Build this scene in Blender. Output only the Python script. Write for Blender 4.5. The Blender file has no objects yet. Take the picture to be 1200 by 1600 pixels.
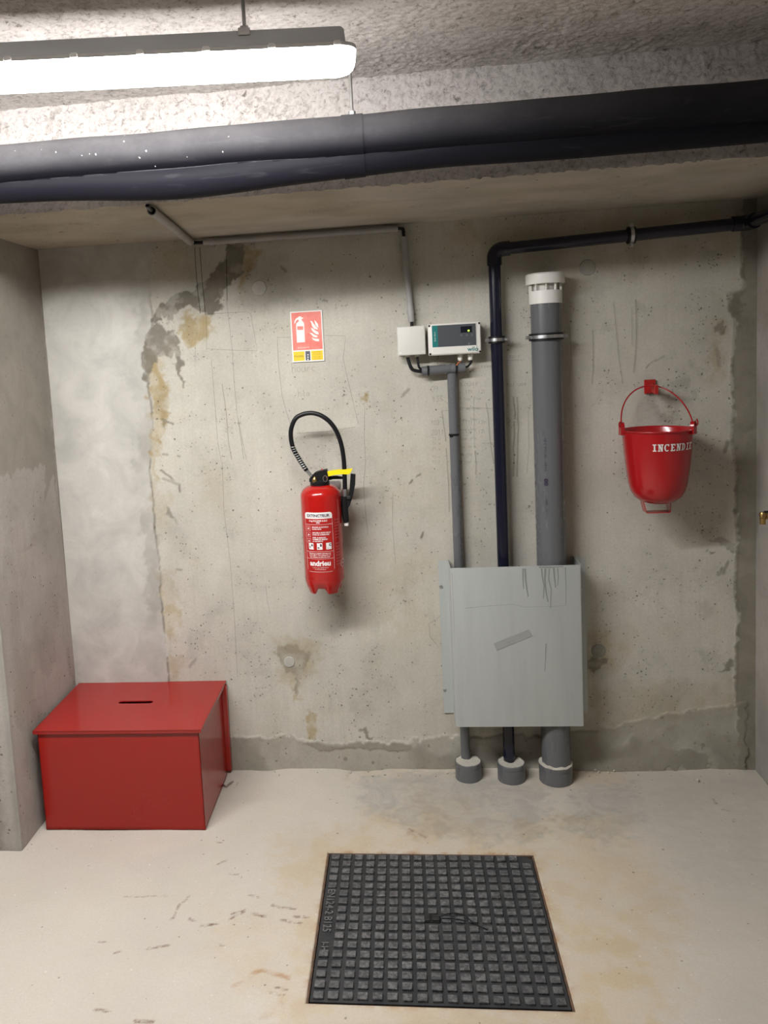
import bpy, bmesh, math, random
import numpy as np
from mathutils import Vector, Matrix

# ------------------------------------------------------------------ camera, world, exposure
S = bpy.context.scene
COL = S.collection
CAM_F, CAM_YAW, CAM_PITCH, CAM_ROLL = 1291.02, -0.1100, -0.1069, -0.0543
CAM_H, CAM_D, PX, PY = 1.459, 2.8163, 488.69, 705.24
cy_, sy_ = math.cos(CAM_YAW), math.sin(CAM_YAW)
cp_, sp_ = math.cos(CAM_PITCH), math.sin(CAM_PITCH)
cr_, sr_ = math.cos(CAM_ROLL), math.sin(CAM_ROLL)
_f = Vector((sy_, cy_, 0)); _r = Vector((cy_, -sy_, 0)); _u = Vector((0, 0, 1))
FWD = _f * cp_ + _u * sp_
_u2 = _u * cp_ - _f * sp_
RGT = _r * cr_ + _u2 * sr_
UPV = _u2 * cr_ - _r * sr_
CPOS = Vector((0, -CAM_D, CAM_H))
cd = bpy.data.cameras.new('camera')
cam = bpy.data.objects.new('camera', cd)
COL.objects.link(cam)
cd.sensor_fit = 'VERTICAL'; cd.sensor_height = 24.0; cd.sensor_width = 18.0
cd.lens = 24.0 * CAM_F / 1600
cd.shift_x = (600 - PX) / 1600
cd.shift_y = (PY - 800) / 1600
cd.clip_start = 0.02
m = Matrix.Identity(4)
for i in range(3):
    m[i][0] = RGT[i]; m[i][1] = UPV[i]; m[i][2] = -FWD[i]; m[i][3] = CPOS[i]
cam.matrix_world = m
S.camera = cam

W = bpy.data.worlds.new('world'); S.world = W; W.use_nodes = True
W.node_tree.nodes['Background'].inputs[0].default_value = (0.9, 0.93, 1.0, 1)
W.node_tree.nodes['Background'].inputs[1].default_value = 0.02
S.view_settings.view_transform = 'Standard'
S.view_settings.look = 'None'
S.view_settings.gamma = 1.0
S.view_settings.use_curve_mapping = False
S.view_settings.exposure = 0.0
LAMP_STRENGTH = 138.0

def ray(x, y): return FWD + RGT * ((x - PX) / CAM_F) - UPV * ((y - PY) / CAM_F)
def at_y(x, y, Y):
    d = ray(x, y); return CPOS + d * ((Y - CPOS.y) / d.y)
def at_z(x, y, Z):
    d = ray(x, y); return CPOS + d * ((Z - CPOS.z) / d.z)

# room dimensions in metres (back wall at y = 0, floor at z = 0)
XL, XR, SOFFIT, CEIL = -1.231, 1.1426, 1.8985, 2.165
BEAM_Y, LWALL_Y = -0.64, -0.511
ROOM_X0, ROOM_Y0 = -6.4, -9.0

# ------------------------------------------------------------------ numpy noise
_rng = np.random.default_rng(7)
_tab = _rng.random((256, 256))
def vnoise(x, y, seed=0):
    x = np.asarray(x, float) + seed * 17.31; y = np.asarray(y, float) + seed * 9.77
    ix = np.floor(x).astype(int); iy = np.floor(y).astype(int)
    fx = x - ix; fy = y - iy
    fx = fx * fx * (3 - 2 * fx); fy = fy * fy * (3 - 2 * fy)
    a = _tab[ix & 255, iy & 255]; b = _tab[(ix + 1) & 255, iy & 255]
    c = _tab[ix & 255, (iy + 1) & 255]; d = _tab[(ix + 1) & 255, (iy + 1) & 255]
    return (a * (1 - fx) + b * fx) * (1 - fy) + (c * (1 - fx) + d * fx) * fy
def fbm(x, y, oct=4, seed=0):
    s = 0; a = .5; t = 0
    for i in range(oct):
        s = s + a * vnoise(x * 2 ** i, y * 2 ** i, seed + i); t += a; a *= .5
    return s / t
def sstep(a, b, x):
    t = np.clip((x - a) / (b - a), 0, 1); return t * t * (3 - 2 * t)

def poly_sd(U, V, pts):
    """signed distance (inside positive) of points to polygon"""
    d = np.full(U.shape, 1e9); ins = np.zeros(U.shape, bool)
    n = len(pts)
    for i in range(n):
        ax, ay = pts[i]; bx, by = pts[(i + 1) % n]
        ex, ey = bx - ax, by - ay
        L = ex * ex + ey * ey + 1e-12
        t = np.clip(((U - ax) * ex + (V - ay) * ey) / L, 0, 1)
        d = np.minimum(d, (U - ax - t * ex) ** 2 + (V - ay - t * ey) ** 2)
        c = ((ay > V) != (by > V)) & (U < (bx - ax) * (V - ay) / (by - ay + 1e-12) + ax)
        ins ^= c
    d = np.sqrt(d)
    return np.where(ins, d, -d)
class Painter:
    """soft ragged patches on a surface grid, in the surface's own metric coordinates"""
    def __init__(s, U, V, conv):
        s.U, s.V, s.conv = U, V, conv
        s.w1 = fbm(U * 45, V * 45, 3, 3) - .5
        s.w2 = fbm(U * 45, V * 45, 3, 11) - .5
    def patch(s, px, soft=.004, jag=.03, raw=False):
        pts = px if raw else [s.conv(*p) for p in px]
        a = np.array(pts); mrg = soft * 2 + jag + .02
        sel = (s.U > a[:, 0].min() - mrg) & (s.U < a[:, 0].max() + mrg) & (s.V > a[:, 1].min() - mrg) & (s.V < a[:, 1].max() + mrg)
        out = np.zeros(s.U.shape)
        if sel.any():
            sd = poly_sd(s.U[sel] + jag * s.w1[sel], s.V[sel] + jag * s.w2[sel], pts)
            out[sel] = sstep(-soft, soft, sd)
        return out
    def blob(s, px, r, soft=.6):
        c = s.conv(*px); d = np.hypot(s.U - c[0] + .3 * r * s.w1 * 2, s.V - c[1] + .3 * r * s.w2 * 2)
        return 1 - sstep(r * (1 - soft), r, d)
    def stroke(s, px, w):
        pts = [s.conv(*p) for p in px]; a = np.array(pts)
        sel = (s.U > a[:, 0].min() - .06) & (s.U < a[:, 0].max() + .06) & (s.V > a[:, 1].min() - .06) & (s.V < a[:, 1].max() + .06)
        out = np.zeros(s.U.shape); U = s.U[sel] + .008 * s.w1[sel]; V = s.V[sel] + .008 * s.w2[sel]
        d = np.full(U.shape, 9.)
        for (ax, ay), (bx, by) in zip(pts[:-1], pts[1:]):
            ex, ey = bx - ax, by - ay
            t = np.clip(((U - ax) * ex + (V - ay) * ey) / (ex * ex + ey * ey + 1e-12), 0, 1)
            d = np.minimum(d, np.hypot(U - ax - t * ex, V - ay - t * ey))
        out[sel] = 1 - sstep(w * .5, w * 1.3, d)
        return out

# ------------------------------------------------------------------ materials
def new_mat(name):
    mt = bpy.data.materials.new(name); mt.use_nodes = True
    nt = mt.node_tree
    return mt, nt, nt.nodes['Principled BSDF']
def simple(name, col, rough=.5, metal=0., spec=.5, bump=0., bscale=200, var=0., vscale=8, coat=0., alpha=1., varcol=None, croug=.1):
    mt, nt, b = new_mat(name)
    b.inputs['Base Color'].default_value = (*col, 1)
    b.inputs['Roughness'].default_value = rough; b.inputs['Metallic'].default_value = metal
    b.inputs['Specular IOR Level'].default_value = spec
    b.inputs['Coat Weight'].default_value = coat; b.inputs['Coat Roughness'].default_value = croug
    b.inputs['Alpha'].default_value = alpha
    if var or bump:
        tc = nt.nodes.new('ShaderNodeTexCoord')
    if var:
        n = nt.nodes.new('ShaderNodeTexNoise'); n.inputs['Scale'].default_value = vscale; n.inputs['Detail'].default_value = 8; n.inputs['Roughness'].default_value = .65
        nt.links.new(tc.outputs['Object'], n.inputs['Vector'])
        r = nt.nodes.new('ShaderNodeMapRange'); r.inputs['From Min'].default_value = .35; r.inputs['From Max'].default_value = .7
        nt.links.new(n.outputs['Fac'], r.inputs['Value'])
        mx = nt.nodes.new('ShaderNodeMix'); mx.data_type = 'RGBA'
        vc = varcol or tuple(max(0, c * (1 - var)) for c in col)
        mx.inputs[6].default_value = (*col, 1); mx.inputs[7].default_value = (*vc, 1)
        nt.links.new(r.outputs['Result'], mx.inputs[0]); nt.links.new(mx.outputs[2], b.inputs['Base Color'])
        r2 = nt.nodes.new('ShaderNodeMapRange'); r2.inputs['To Min'].default_value = rough; r2.inputs['To Max'].default_value = min(1, rough + .15)
        nt.links.new(n.outputs['Fac'], r2.inputs['Value']); nt.links.new(r2.outputs['Result'], b.inputs['Roughness'])
    if bump:
        n = nt.nodes.new('ShaderNodeTexNoise'); n.inputs['Scale'].default_value = bscale; n.inputs['Detail'].default_value = 4
        nt.links.new(tc.outputs['Object'], n.inputs['Vector'])
        bp = nt.nodes.new('ShaderNodeBump'); bp.inputs['Strength'].default_value = bump; bp.inputs['Distance'].default_value = .002
        nt.links.new(n.outputs['Fac'], bp.inputs['Height']); nt.links.new(bp.outputs['Normal'], b.inputs['Normal'])
    return mt

class NB:
    def __init__(s, nt): s.nt = nt
    def n(s, t, **k):
        x = s.nt.nodes.new(t)
        for a, v in k.items(): setattr(x, a, v)
        return x
    def l(s, a, b): s.nt.links.new(a, b)
    def noise(s, vec, scale, detail=6, rough=.6, dist=0):
        x = s.n('ShaderNodeTexNoise'); x.inputs['Scale'].default_value = scale; x.inputs['Detail'].default_value = detail
        x.inputs['Roughness'].default_value = rough; x.inputs['Distortion'].default_value = dist; s.l(vec, x.inputs['Vector']); return x.outputs['Fac']
    def rng(s, v, a, b, c=0., d=1.):
        x = s.n('ShaderNodeMapRange'); x.inputs['From Min'].default_value = a; x.inputs['From Max'].default_value = b
        x.inputs['To Min'].default_value = c; x.inputs['To Max'].default_value = d; s.l(v, x.inputs['Value']); return x.outputs['Result']
    def math(s, op, a, b):
        x = s.n('ShaderNodeMath', operation=op)
        for i, v in enumerate((a, b)):
            if isinstance(v, (int, float)): x.inputs[i].default_value = v
            else: s.l(v, x.inputs[i])
        return x.outputs[0]
    def mix(s, fac, a, b, blend='MIX'):
        x = s.n('ShaderNodeMix', data_type='RGBA', blend_type=blend)
        if isinstance(fac, (int, float)): x.inputs[0].default_value = fac
        else: s.l(fac, x.inputs[0])
        for i, v in ((6, a), (7, b)):
            if isinstance(v, tuple): x.inputs[i].default_value = (*v, 1)
            else: s.l(v, x.inputs[i])
        return x.outputs[2]
    def attr(s, name):
        x = s.n('ShaderNodeAttribute', attribute_name=name); return x.outputs['Fac']
    def mapping(s, vec, scale):
        x = s.n('ShaderNodeMapping'); x.inputs['Scale'].default_value = scale; s.l(vec, x.inputs['Vector']); return x.outputs['Vector']
    def pits(s, vec, scale, size, keep, seed=0.):
        """sparse small round holes: 1 inside a hole"""
        mp = s.n('ShaderNodeMapping'); mp.inputs['Location'].default_value = (seed, seed * .7, seed * .3); s.l(vec, mp.inputs['Vector'])
        nz = s.n('ShaderNodeTexNoise'); nz.inputs['Scale'].default_value = scale * 1.2; s.l(mp.outputs['Vector'], nz.inputs['Vector'])
        ad = s.n('ShaderNodeMix', data_type='VECTOR'); ad.inputs[0].default_value = .012
        s.l(mp.outputs['Vector'], ad.inputs[4]); s.l(nz.outputs['Color'], ad.inputs[5])
        v = s.n('ShaderNodeTexVoronoi'); v.inputs['Scale'].default_value = scale; s.l(ad.outputs[1], v.inputs['Vector'])
        sep = s.n('ShaderNodeSeparateColor'); s.l(v.outputs['Color'], sep.inputs[0])
        sz = s.rng(sep.outputs[1], 0, 1, size * .35, size)
        k = s.math('LESS_THAN', sep.outputs[0], keep)
        d = s.math('LESS_THAN', v.outputs['Distance'], sz)
        return s.math('MULTIPLY', k, d)

def concrete(name, light, dark, warm, pit_keep=.25, streak=.5, plaster=(.50, .48, .43), rough=.85):
    mt, nt, b = new_mat(name); N = NB(nt)
    tc = N.n('ShaderNodeTexCoord'); P = tc.outputs['Object']
    big = N.noise(P, 2.6, 6, .6); mid = N.noise(P, 11, 8, .65); fine = N.noise(P, 130, 5, .7)
    st = N.noise(N.mapping(P, (14, 14, 1.0)), 3.2, 7, .7)
    c = N.mix(N.rng(big, .35, .68), light, dark)
    c = N.mix(N.math('MULTIPLY', N.rng(st, .45, .75), streak), c, dark)
    c = N.mix(N.math('MULTIPLY', N.rng(mid, .5, .72), .55), c, warm)
    bl = N.noise(P, 5.5, 10, .72, .4)
    c = N.mix(N.math('MULTIPLY', N.rng(bl, .52, .70), .42), c, tuple(x * .66 for x in dark))
    c = N.mix(N.math('MULTIPLY', N.rng(bl, .46, .30), .35), c, tuple(min(1, x * 1.14) for x in light))
    c = N.mix(N.math('MULTIPLY', N.rng(fine, .38, .72), .55), c, N.mix(.5, c, tuple(x * .55 for x in dark)))
    white = N.pits(P, 24, .10, .12, 5.3)
    pl = N.attr('plaster')
    pc = N.mix(N.rng(N.noise(P, 7, 7, .62, .6), .35, .68), plaster, tuple(x * .74 for x in plaster))
    pc = N.mix(N.math('MULTIPLY', N.rng(st, .5, .75), .25), pc, tuple(x * .8 for x in plaster))
    c = N.mix(pl, c, pc)
    oc = N.attr('ochre')
    c = N.mix(oc, c, N.mix(1., c, (.70, .57, .34), 'MULTIPLY'))
    gm = N.attr('mortar')
    gc = N.mix(N.rng(N.noise(P, 9, 7, .65, .8), .35, .68), (.265, .243, .195), (.165, .150, .118))
    c = N.mix(gm, c, gc)
    dm = N.attr('damp')
    dc = N.mix(N.rng(N.noise(P, 16, 7, .65, .6), .35, .7), (.135, .122, .098), (.20, .18, .14))
    c = N.mix(dm, c, dc)
    smooth = N.math('MAXIMUM', pl, N.math('MAXIMUM', gm, dm))
    speck = N.attr('speck')
    holes = N.math('MAXIMUM', N.pits(P, 20, .15, pit_keep), N.math('MAXIMUM', N.pits(P, 48, .20, pit_keep * 1.1, 3.1), N.math('MULTIPLY', N.pits(P, 95, .26, .6, 6.2), N.rng(bl, .5, .6))))
    holes = N.math('MAXIMUM', holes, N.math('MULTIPLY', N.pits(P, 85, .30, .6, 9.), N.rng(speck, .06, .2)))
    holes = N.math('MULTIPLY', holes, N.math('SUBTRACT', 1., N.math('MULTIPLY', smooth, .93)))
    c = N.mix(N.math('MULTIPLY', white, .0), c, (.8, .78, .72))
    c = N.mix(N.math('MULTIPLY', holes, .72), c, (.075, .067, .052))
    c = N.mix(N.math('MULTIPLY', N.rng(speck, .1, .8), .36), c, (.17, .155, .125))
    N.l(c, b.inputs['Base Color'])
    b.inputs['Roughness'].default_value = rough; b.inputs['Specular IOR Level'].default_value = .3
    h = N.math('ADD', N.math('MULTIPLY', fine, .25), N.math('MULTIPLY', mid, .5))
    h = N.math('SUBTRACT', h, N.math('MULTIPLY', holes, 1.2))
    bp = N.n('ShaderNodeBump'); bp.inputs['Strength'].default_value = .45; bp.inputs['Distance'].default_value = .004
    N.l(h, bp.inputs['Height']); N.l(bp.outputs['Normal'], b.inputs['Normal'])
    return mt

M = {}
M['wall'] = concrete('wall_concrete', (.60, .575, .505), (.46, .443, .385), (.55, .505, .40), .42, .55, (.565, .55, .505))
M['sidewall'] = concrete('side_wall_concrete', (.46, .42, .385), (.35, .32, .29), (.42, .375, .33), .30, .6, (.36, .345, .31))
M['soffit'] = concrete('soffit_concrete', (.50, .46, .39), (.41, .375, .315), (.46, .41, .33), .08, .15)

def rough_ceiling():
    mt, nt, b = new_mat('sprayed_ceiling'); N = NB(nt); P = N.n('ShaderNodeTexCoord').outputs['Object']
    c = N.mix(N.rng(N.noise(P, 3, 5, .6), .35, .65), (.78, .735, .705), (.68, .64, .61))
    gr = N.noise(P, 70, 8, .78, .5); med = N.noise(P, 24, 7, .7, .8)
    c = N.mix(N.math('MULTIPLY', N.rng(gr, .44, .62), .55), c, (.42, .375, .34))
    crumb = N.math('MULTIPLY', N.rng(gr, .54, .63), N.rng(med, .42, .60, .25, 1.))
    c = N.mix(N.math('MULTIPLY', crumb, .8), c, (.13, .11, .095))
    c = N.mix(N.math('MULTIPLY', N.rng(N.attr('cavity'), .5, 1.), .25), c, (.22, .19, .165))
    N.l(c, b.inputs['Base Color']); b.inputs['Roughness'].default_value = .95; b.inputs['Specular IOR Level'].default_value = .15
    bp = N.n('ShaderNodeBump'); bp.inputs['Strength'].default_value = .7; bp.inputs['Distance'].default_value = .006
    N.l(N.math('SUBTRACT', N.math('MULTIPLY', med, .8), gr), bp.inputs['Height']); N.l(bp.outputs['Normal'], b.inputs['Normal'])
    return mt
M['ceiling'] = rough_ceiling()

def floor_mat():
    mt, nt, b = new_mat('floor_concrete'); N = NB(nt); P = N.n('ShaderNodeTexCoord').outputs['Object']
    c = N.mix(N.rng(N.noise(P, 1.8, 6, .6), .35, .65), (.55, .508, .445), (.475, .44, .385))
    c = N.mix(N.math('MULTIPLY', N.rng(N.noise(P, 9, 8, .68, .5), .45, .72), .5), c, (.53, .475, .40))
    c = N.mix(N.math('MULTIPLY', N.rng(N.noise(P, 150, 4, .7), .4, .75), .42), c, (.40, .355, .295))
    c = N.mix(N.math('MULTIPLY', N.rng(N.noise(P, 4.5, 9, .72, .6), .5, .68), .35), c, (.45, .41, .355))
    sm = N.attr('smear'); c = N.mix(N.math('MULTIPLY', sm, N.rng(N.noise(P, 12, 7, .7, 1.2), .3, .6)), c, (.34, .325, .295))
    oc = N.attr('ochre'); c = N.mix(oc, c, N.mix(1., c, (.93, .80, .58), 'MULTIPLY'))
    ru = N.attr('rust'); c = N.mix(N.math('MULTIPLY', ru, N.rng(N.noise(P, 22, 7, .7), .36, .66)), c, (.36, .20, .095))
    dk = N.attr('scuff'); c = N.mix(N.math('MULTIPLY', dk, N.rng(N.noise(P, 60, 5, .7), .38, .62)), c, (.15, .085, .055))
    pit = N.math('MAXIMUM', N.pits(P, 16, .07, .25), N.pits(P, 45, .13, .22, 4.))
    c = N.mix(N.math('MULTIPLY', pit, .6), c, (.13, .10, .075))
    wp = N.pits(P, 70, .16, .10, 8.); c = N.mix(N.math('MULTIPLY', wp, .4), c, (.82, .79, .73))
    N.l(c, b.inputs['Base Color']); b.inputs['Roughness'].default_value = .78; b.inputs['Specular IOR Level'].default_value = .35
    bp = N.n('ShaderNodeBump'); bp.inputs['Strength'].default_value = .3; bp.inputs['Distance'].default_value = .004
    N.l(N.math('SUBTRACT', N.math('ADD', N.noise(P, 14, 6, .65, .5), N.math('MULTIPLY', N.noise(P, 160, 4, .7), .3)), pit), bp.inputs['Height']); N.l(bp.outputs['Normal'], b.inputs['Normal'])
    return mt
M['floor'] = floor_mat()

def worn(name, col, dust, lo=.5, hi=.72, scale=6, rough=.4, up=False, metal=0., spec=.5, stretch=(1, 1, 1), amount=.8, bump=.15):
    mt, nt, b = new_mat(name); N = NB(nt); tc = N.n('ShaderNodeTexCoord'); P = tc.outputs['Object']
    P2 = N.mapping(P, stretch)
    f = N.math('MULTIPLY', N.rng(N.noise(P2, scale, 9, .7), lo, hi), amount)
    if up:
        g = N.n('ShaderNodeNewGeometry'); sep = N.n('ShaderNodeSeparateXYZ'); N.l(g.outputs['Normal'], sep.inputs[0])
        f = N.math('MULTIPLY', N.math('ADD', f, .35), N.rng(sep.outputs[2], -.25, .95))
    N.l(N.mix(f, col, dust), b.inputs['Base Color'])
    N.l(N.rng(f, 0, 1, rough, min(1, rough + .35)), b.inputs['Roughness'])
    b.inputs['Metallic'].default_value = metal; b.inputs['Specular IOR Level'].default_value = spec
    if bump:
        bp = N.n('ShaderNodeBump'); bp.inputs['Strength'].default_value = bump; bp.inputs['Distance'].default_value = .002
        N.l(N.noise(P, 60, 5, .6), bp.inputs['Height']); N.l(bp.outputs['Normal'], b.inputs['Normal'])
    return mt
def lagging_mat():
    mt, nt, b = new_mat('black_lagging'); N = NB(nt); P = N.n('ShaderNodeTexCoord').outputs['Object']
    g = N.n('ShaderNodeNewGeometry'); sep = N.n('ShaderNodeSeparateXYZ'); N.l(g.outputs['Normal'], sep.inputs[0])
    sx = N.n('ShaderNodeSeparateXYZ'); N.l(P, sx.inputs[0])
    left_grey = N.rng(sx.outputs[0], .6, -.6, .22, 1.)  # greyer to the left: thicker dust, and closeness to the lamp painted in
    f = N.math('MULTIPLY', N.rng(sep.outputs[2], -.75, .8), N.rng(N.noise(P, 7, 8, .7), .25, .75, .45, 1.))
    f = N.math('MULTIPLY', N.math('MULTIPLY', f, left_grey), N.rng(N.attr('dust'), .8, 1., .0, 1.))
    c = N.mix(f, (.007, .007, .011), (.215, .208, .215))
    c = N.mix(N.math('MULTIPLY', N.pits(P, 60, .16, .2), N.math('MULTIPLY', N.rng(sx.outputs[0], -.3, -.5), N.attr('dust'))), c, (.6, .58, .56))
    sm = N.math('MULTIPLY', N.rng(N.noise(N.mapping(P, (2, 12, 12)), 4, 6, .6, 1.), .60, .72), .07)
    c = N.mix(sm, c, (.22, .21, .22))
    N.l(c, b.inputs['Base Color']); b.inputs['Roughness'].default_value = .6; b.inputs['Specular IOR Level'].default_value = .13
    bp = N.n('ShaderNodeBump'); bp.inputs['Strength'].default_value = .2; bp.inputs['Distance'].default_value = .003
    N.l(N.noise(P, 30, 5, .6), bp.inputs['Height']); N.l(bp.outputs['Normal'], b.inputs['Normal'])
    return mt
M['lag'] = lagging_mat()
M['blackpvc'] = simple('black_pvc', (.008, .009, .022), .22, spec=.4, coat=.3, croug=.14)
M['greypvc'] = worn('grey_pvc', (.125, .130, .138), (.22, .22, .215), .5, .8, 4, .27, stretch=(1, 1, .25), amount=.25, bump=.03)
M['lightpvc'] = simple('light_grey_pvc', (.36, .35, .335), .45, var=.15, vscale=20)
M['whitepvc'] = simple('white_pvc', (.80, .79, .75), .28, coat=.2)
M['sheet'] = worn('galvanised_sheet', (.47, .50, .485), (.39, .41, .40), .45, .75, 5, .40, metal=.12, stretch=(3, 3, .4), amount=.6, bump=.04)
M['dirt'] = simple('dark_runs', (.15, .148, .14), .8, alpha=.42, var=.5, vscale=90, varcol=(.3, .31, .3))
M['tape_mark'] = simple('tape_residue', (.345, .36, .345), .6, var=.12, vscale=60)
M['zinc'] = simple('zinc_metal', (.62, .63, .64), .28, metal=1., var=.2, vscale=90)
M['steel'] = simple('dull_steel', (.48, .47, .45), .42, metal=1., var=.25, vscale=60)
M['rubber'] = simple('black_rubber', (.008, .008, .009), .45, spec=.3)
M['cable'] = simple('black_cable', (.008, .008, .010), .36, spec=.35)
M['red'] = simple('red_enamel', (.42, .010, .008), .18, spec=.5, coat=.35, croug=.12)
M['redbox'] = worn('red_painted_steel', (.31, .008, .004), (.285, .012, .008), .5, .8, 5, .20, amount=.5, bump=.02)
M['redlid'] = worn('red_lid_paint', (.30, .013, .010), (.26, .022, .018), .56, .8, 7, .15, amount=.5, bump=.02)
M['redbucket'] = simple('red_bucket_paint', (.42, .006, .010), .17, var=.1, vscale=7, coat=.4, croug=.1)
M['redhook'] = simple('red_hook_paint', (.45, .018, .016), .35)
M['labelwhite'] = simple('white_print', (.82, .80, .78), .4)
M['labelred'] = simple('red_label', (.42, .014, .012), .3)
M['labelnavy'] = simple('dark_print', (.03, .02, .05), .5)
M['yellow'] = simple('yellow_plastic', (.86, .72, .01), .35)
M['brass'] = simple('brass', (.55, .38, .15), .3, metal=1., var=.3, vscale=120)
M['plasticwhite'] = simple('white_plastic_box', (.76, .745, .70), .42, bump=.05, bscale=400)
M['plasticgrey'] = simple('pale_grey_plastic', (.66, .645, .60), .5, bump=.05, bscale=400)
M['panel'] = simple('dark_grey_panel', (.070, .078, .088), .35)
M['teal'] = simple('teal_strip', (.004, .175, .165), .4)
M['display'] = simple('dark_display', (.012, .014, .022), .15)
M['blackdot'] = simple('black_screw', (.01, .01, .01), .6)
M['orange'] = simple('orange_wire', (.62, .20, .07), .45)
M['signwhite'] = simple('sign_white', (.86, .84, .80), .45)
M['signred'] = simple('faded_sign_red', (.80, .17, .13), .45, var=.35, vscale=25, varcol=(.84, .30, .25))
M['signyellow'] = simple('sign_yellow', (.85, .60, .02), .45)
M['signgrey'] = simple('sign_grey', (.10, .10, .13), .45)
M['printpale'] = simple('pale_print', (.86, .55, .48), .5)
M['sideprint'] = simple('dim_side_print', (.50, .10, .10), .4)
M['printolive'] = simple('olive_print', (.42, .30, .03), .5)
M['pencil'] = simple('pencil_and_shadow_line', (.17, .155, .135), .8, alpha=.42)
M['pencildark'] = simple('dark_line', (.06, .055, .05), .8, alpha=.72)
M['runbrown'] = simple('brown_run', (.27, .225, .175), .8, alpha=.33)
M['plug'] = simple('cement_plug', (.47, .455, .41), .8, bump=.3, bscale=120, var=.2, vscale=40)
M['plugdark'] = simple('dark_cement_plug', (.31, .295, .255), .8, bump=.3, bscale=120, var=.25, vscale=60)
M['cementdust'] = simple('pale_mortar', (.55, .52, .45), .9, bump=.6, bscale=90, var=.25, vscale=40)
M['iron'] = worn('cast_iron', (.018, .019, .021), (.05, .05, .05), .42, .75, 12, .55, spec=.4, bump=.6)
def stud_mat():
    mt, nt, b = new_mat('worn_iron_stud'); N = NB(nt); P = N.n('ShaderNodeNewGeometry').outputs['Position']
    f = N.math('MULTIPLY', N.rng(N.noise(P, 95, 6, .75), .42, .72), N.rng(N.noise(P, 6, 4, .6), .3, .7, .35, 1.))
    N.l(N.mix(f, (.040, .041, .044), (.27, .27, .265)), b.inputs['Base Color']); b.inputs['Roughness'].default_value = .5
    bp = N.n('ShaderNodeBump'); bp.inputs['Strength'].default_value = .7; bp.inputs['Distance'].default_value = .002
    N.l(N.noise(P, 120, 5, .7), bp.inputs['Height']); N.l(bp.outputs['Normal'], b.inputs['Normal'])
    return mt
M['stud'] = stud_mat()
M['ironletter'] = simple('raised_iron', (.13, .13, .13), .5, bump=.5, bscale=200, var=.4, vscale=60)
M['rust'] = simple('rusty_frame', (.16, .085, .045), .85, bump=.5, bscale=150, var=.6, vscale=40, varcol=(.04, .032, .028))
M['void'] = simple('dark_void', (.004, .004, .004), .9)
M['lamphousing'] = simple('lamp_housing', (.48, .49, .50), .5)
M['lamprim'] = simple('lamp_rim', (.62, .61, .60), .5)
def emis(name, col, st, base=(.8, .8, .8)):
    mt, nt, b = new_mat(name)
    b.inputs['Base Color'].default_value = (*base, 1); b.inputs['Emission Color'].default_value = (*col, 1); b.inputs['Emission Strength'].default_value = st
    return mt
M['lens'] = emis('lamp_diffuser', (1.0, .985, .975), LAMP_STRENGTH)
def lens_output():
    # the LED board faces down: the flanks of the diffuser give less light than its underside
    nt = M['lens'].node_tree; N = NB(nt); g = N.n('ShaderNodeNewGeometry'); sep = N.n('ShaderNodeSeparateXYZ'); N.l(g.outputs['Normal'], sep.inputs[0])
    N.l(N.rng(sep.outputs[2], 0., -1., LAMP_STRENGTH * .36, LAMP_STRENGTH), nt.nodes['Principled BSDF'].inputs['Emission Strength'])
lens_output()
M['led'] = emis('green_led', (.45, 1., .05), 3., (.2, .4, .05))
M['button'] = simple('panel_button', (.13, .14, .15), .5)

# ------------------------------------------------------------------ object helpers
def link(o, parent=None):
    COL.objects.link(o)
    if parent is not None: o.parent = parent
    return o
def thing(name, label, cat, loc=(0, 0, 0), rot=(0, 0, 0), group=None):
    o = bpy.data.objects.new(name, None); o.empty_display_size = .05
    o.location = loc; o.rotation_euler = rot
    o['label'] = label; o['category'] = cat
    if group: o['group'] = group
    return link(o)
def from_bm(name, B, mat, parent=None, smooth=True, angle=35):
    bmesh.ops.recalc_face_normals(B, faces=B.faces[:])
    me = bpy.data.meshes.new(name); B.to_mesh(me); B.free()
    me.materials.append(mat if not isinstance(mat, str) else M[mat])
    if smooth:
        me.polygons.foreach_set('use_smooth', [True] * len(me.polygons))
        me.set_sharp_from_angle(angle=math.radians(angle))
    return link(bpy.data.objects.new(name, me), parent)
def box(B, c, s, bev=0., seg=2, rot=None):
    r = bmesh.ops.create_cube(B, size=1.)
    vs = r['verts']
    for v in vs: v.co = Vector((v.co.x * s[0], v.co.y * s[1], v.co.z * s[2]))
    if bev:
        es = list({e for v in vs for e in v.link_edges})
        rb = bmesh.ops.bevel(B, geom=es, offset=bev, segments=seg, affect='EDGES', profile=.5)
        vs = list({v for f in rb['faces'] for v in f.verts} | {v for v in vs if v.is_valid})
    for v in vs:
        co = v.co.copy()
        if rot is not None: co = rot @ co
        v.co = co + Vector(c)
    return vs
def frame(d):
    d = d.normalized(); a = Vector((0, 0, 1)) if abs(d.z) < .9 else Vector((0, 1, 0))
    x = d.cross(a).normalized(); return x, x.cross(d).normalized()
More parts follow.
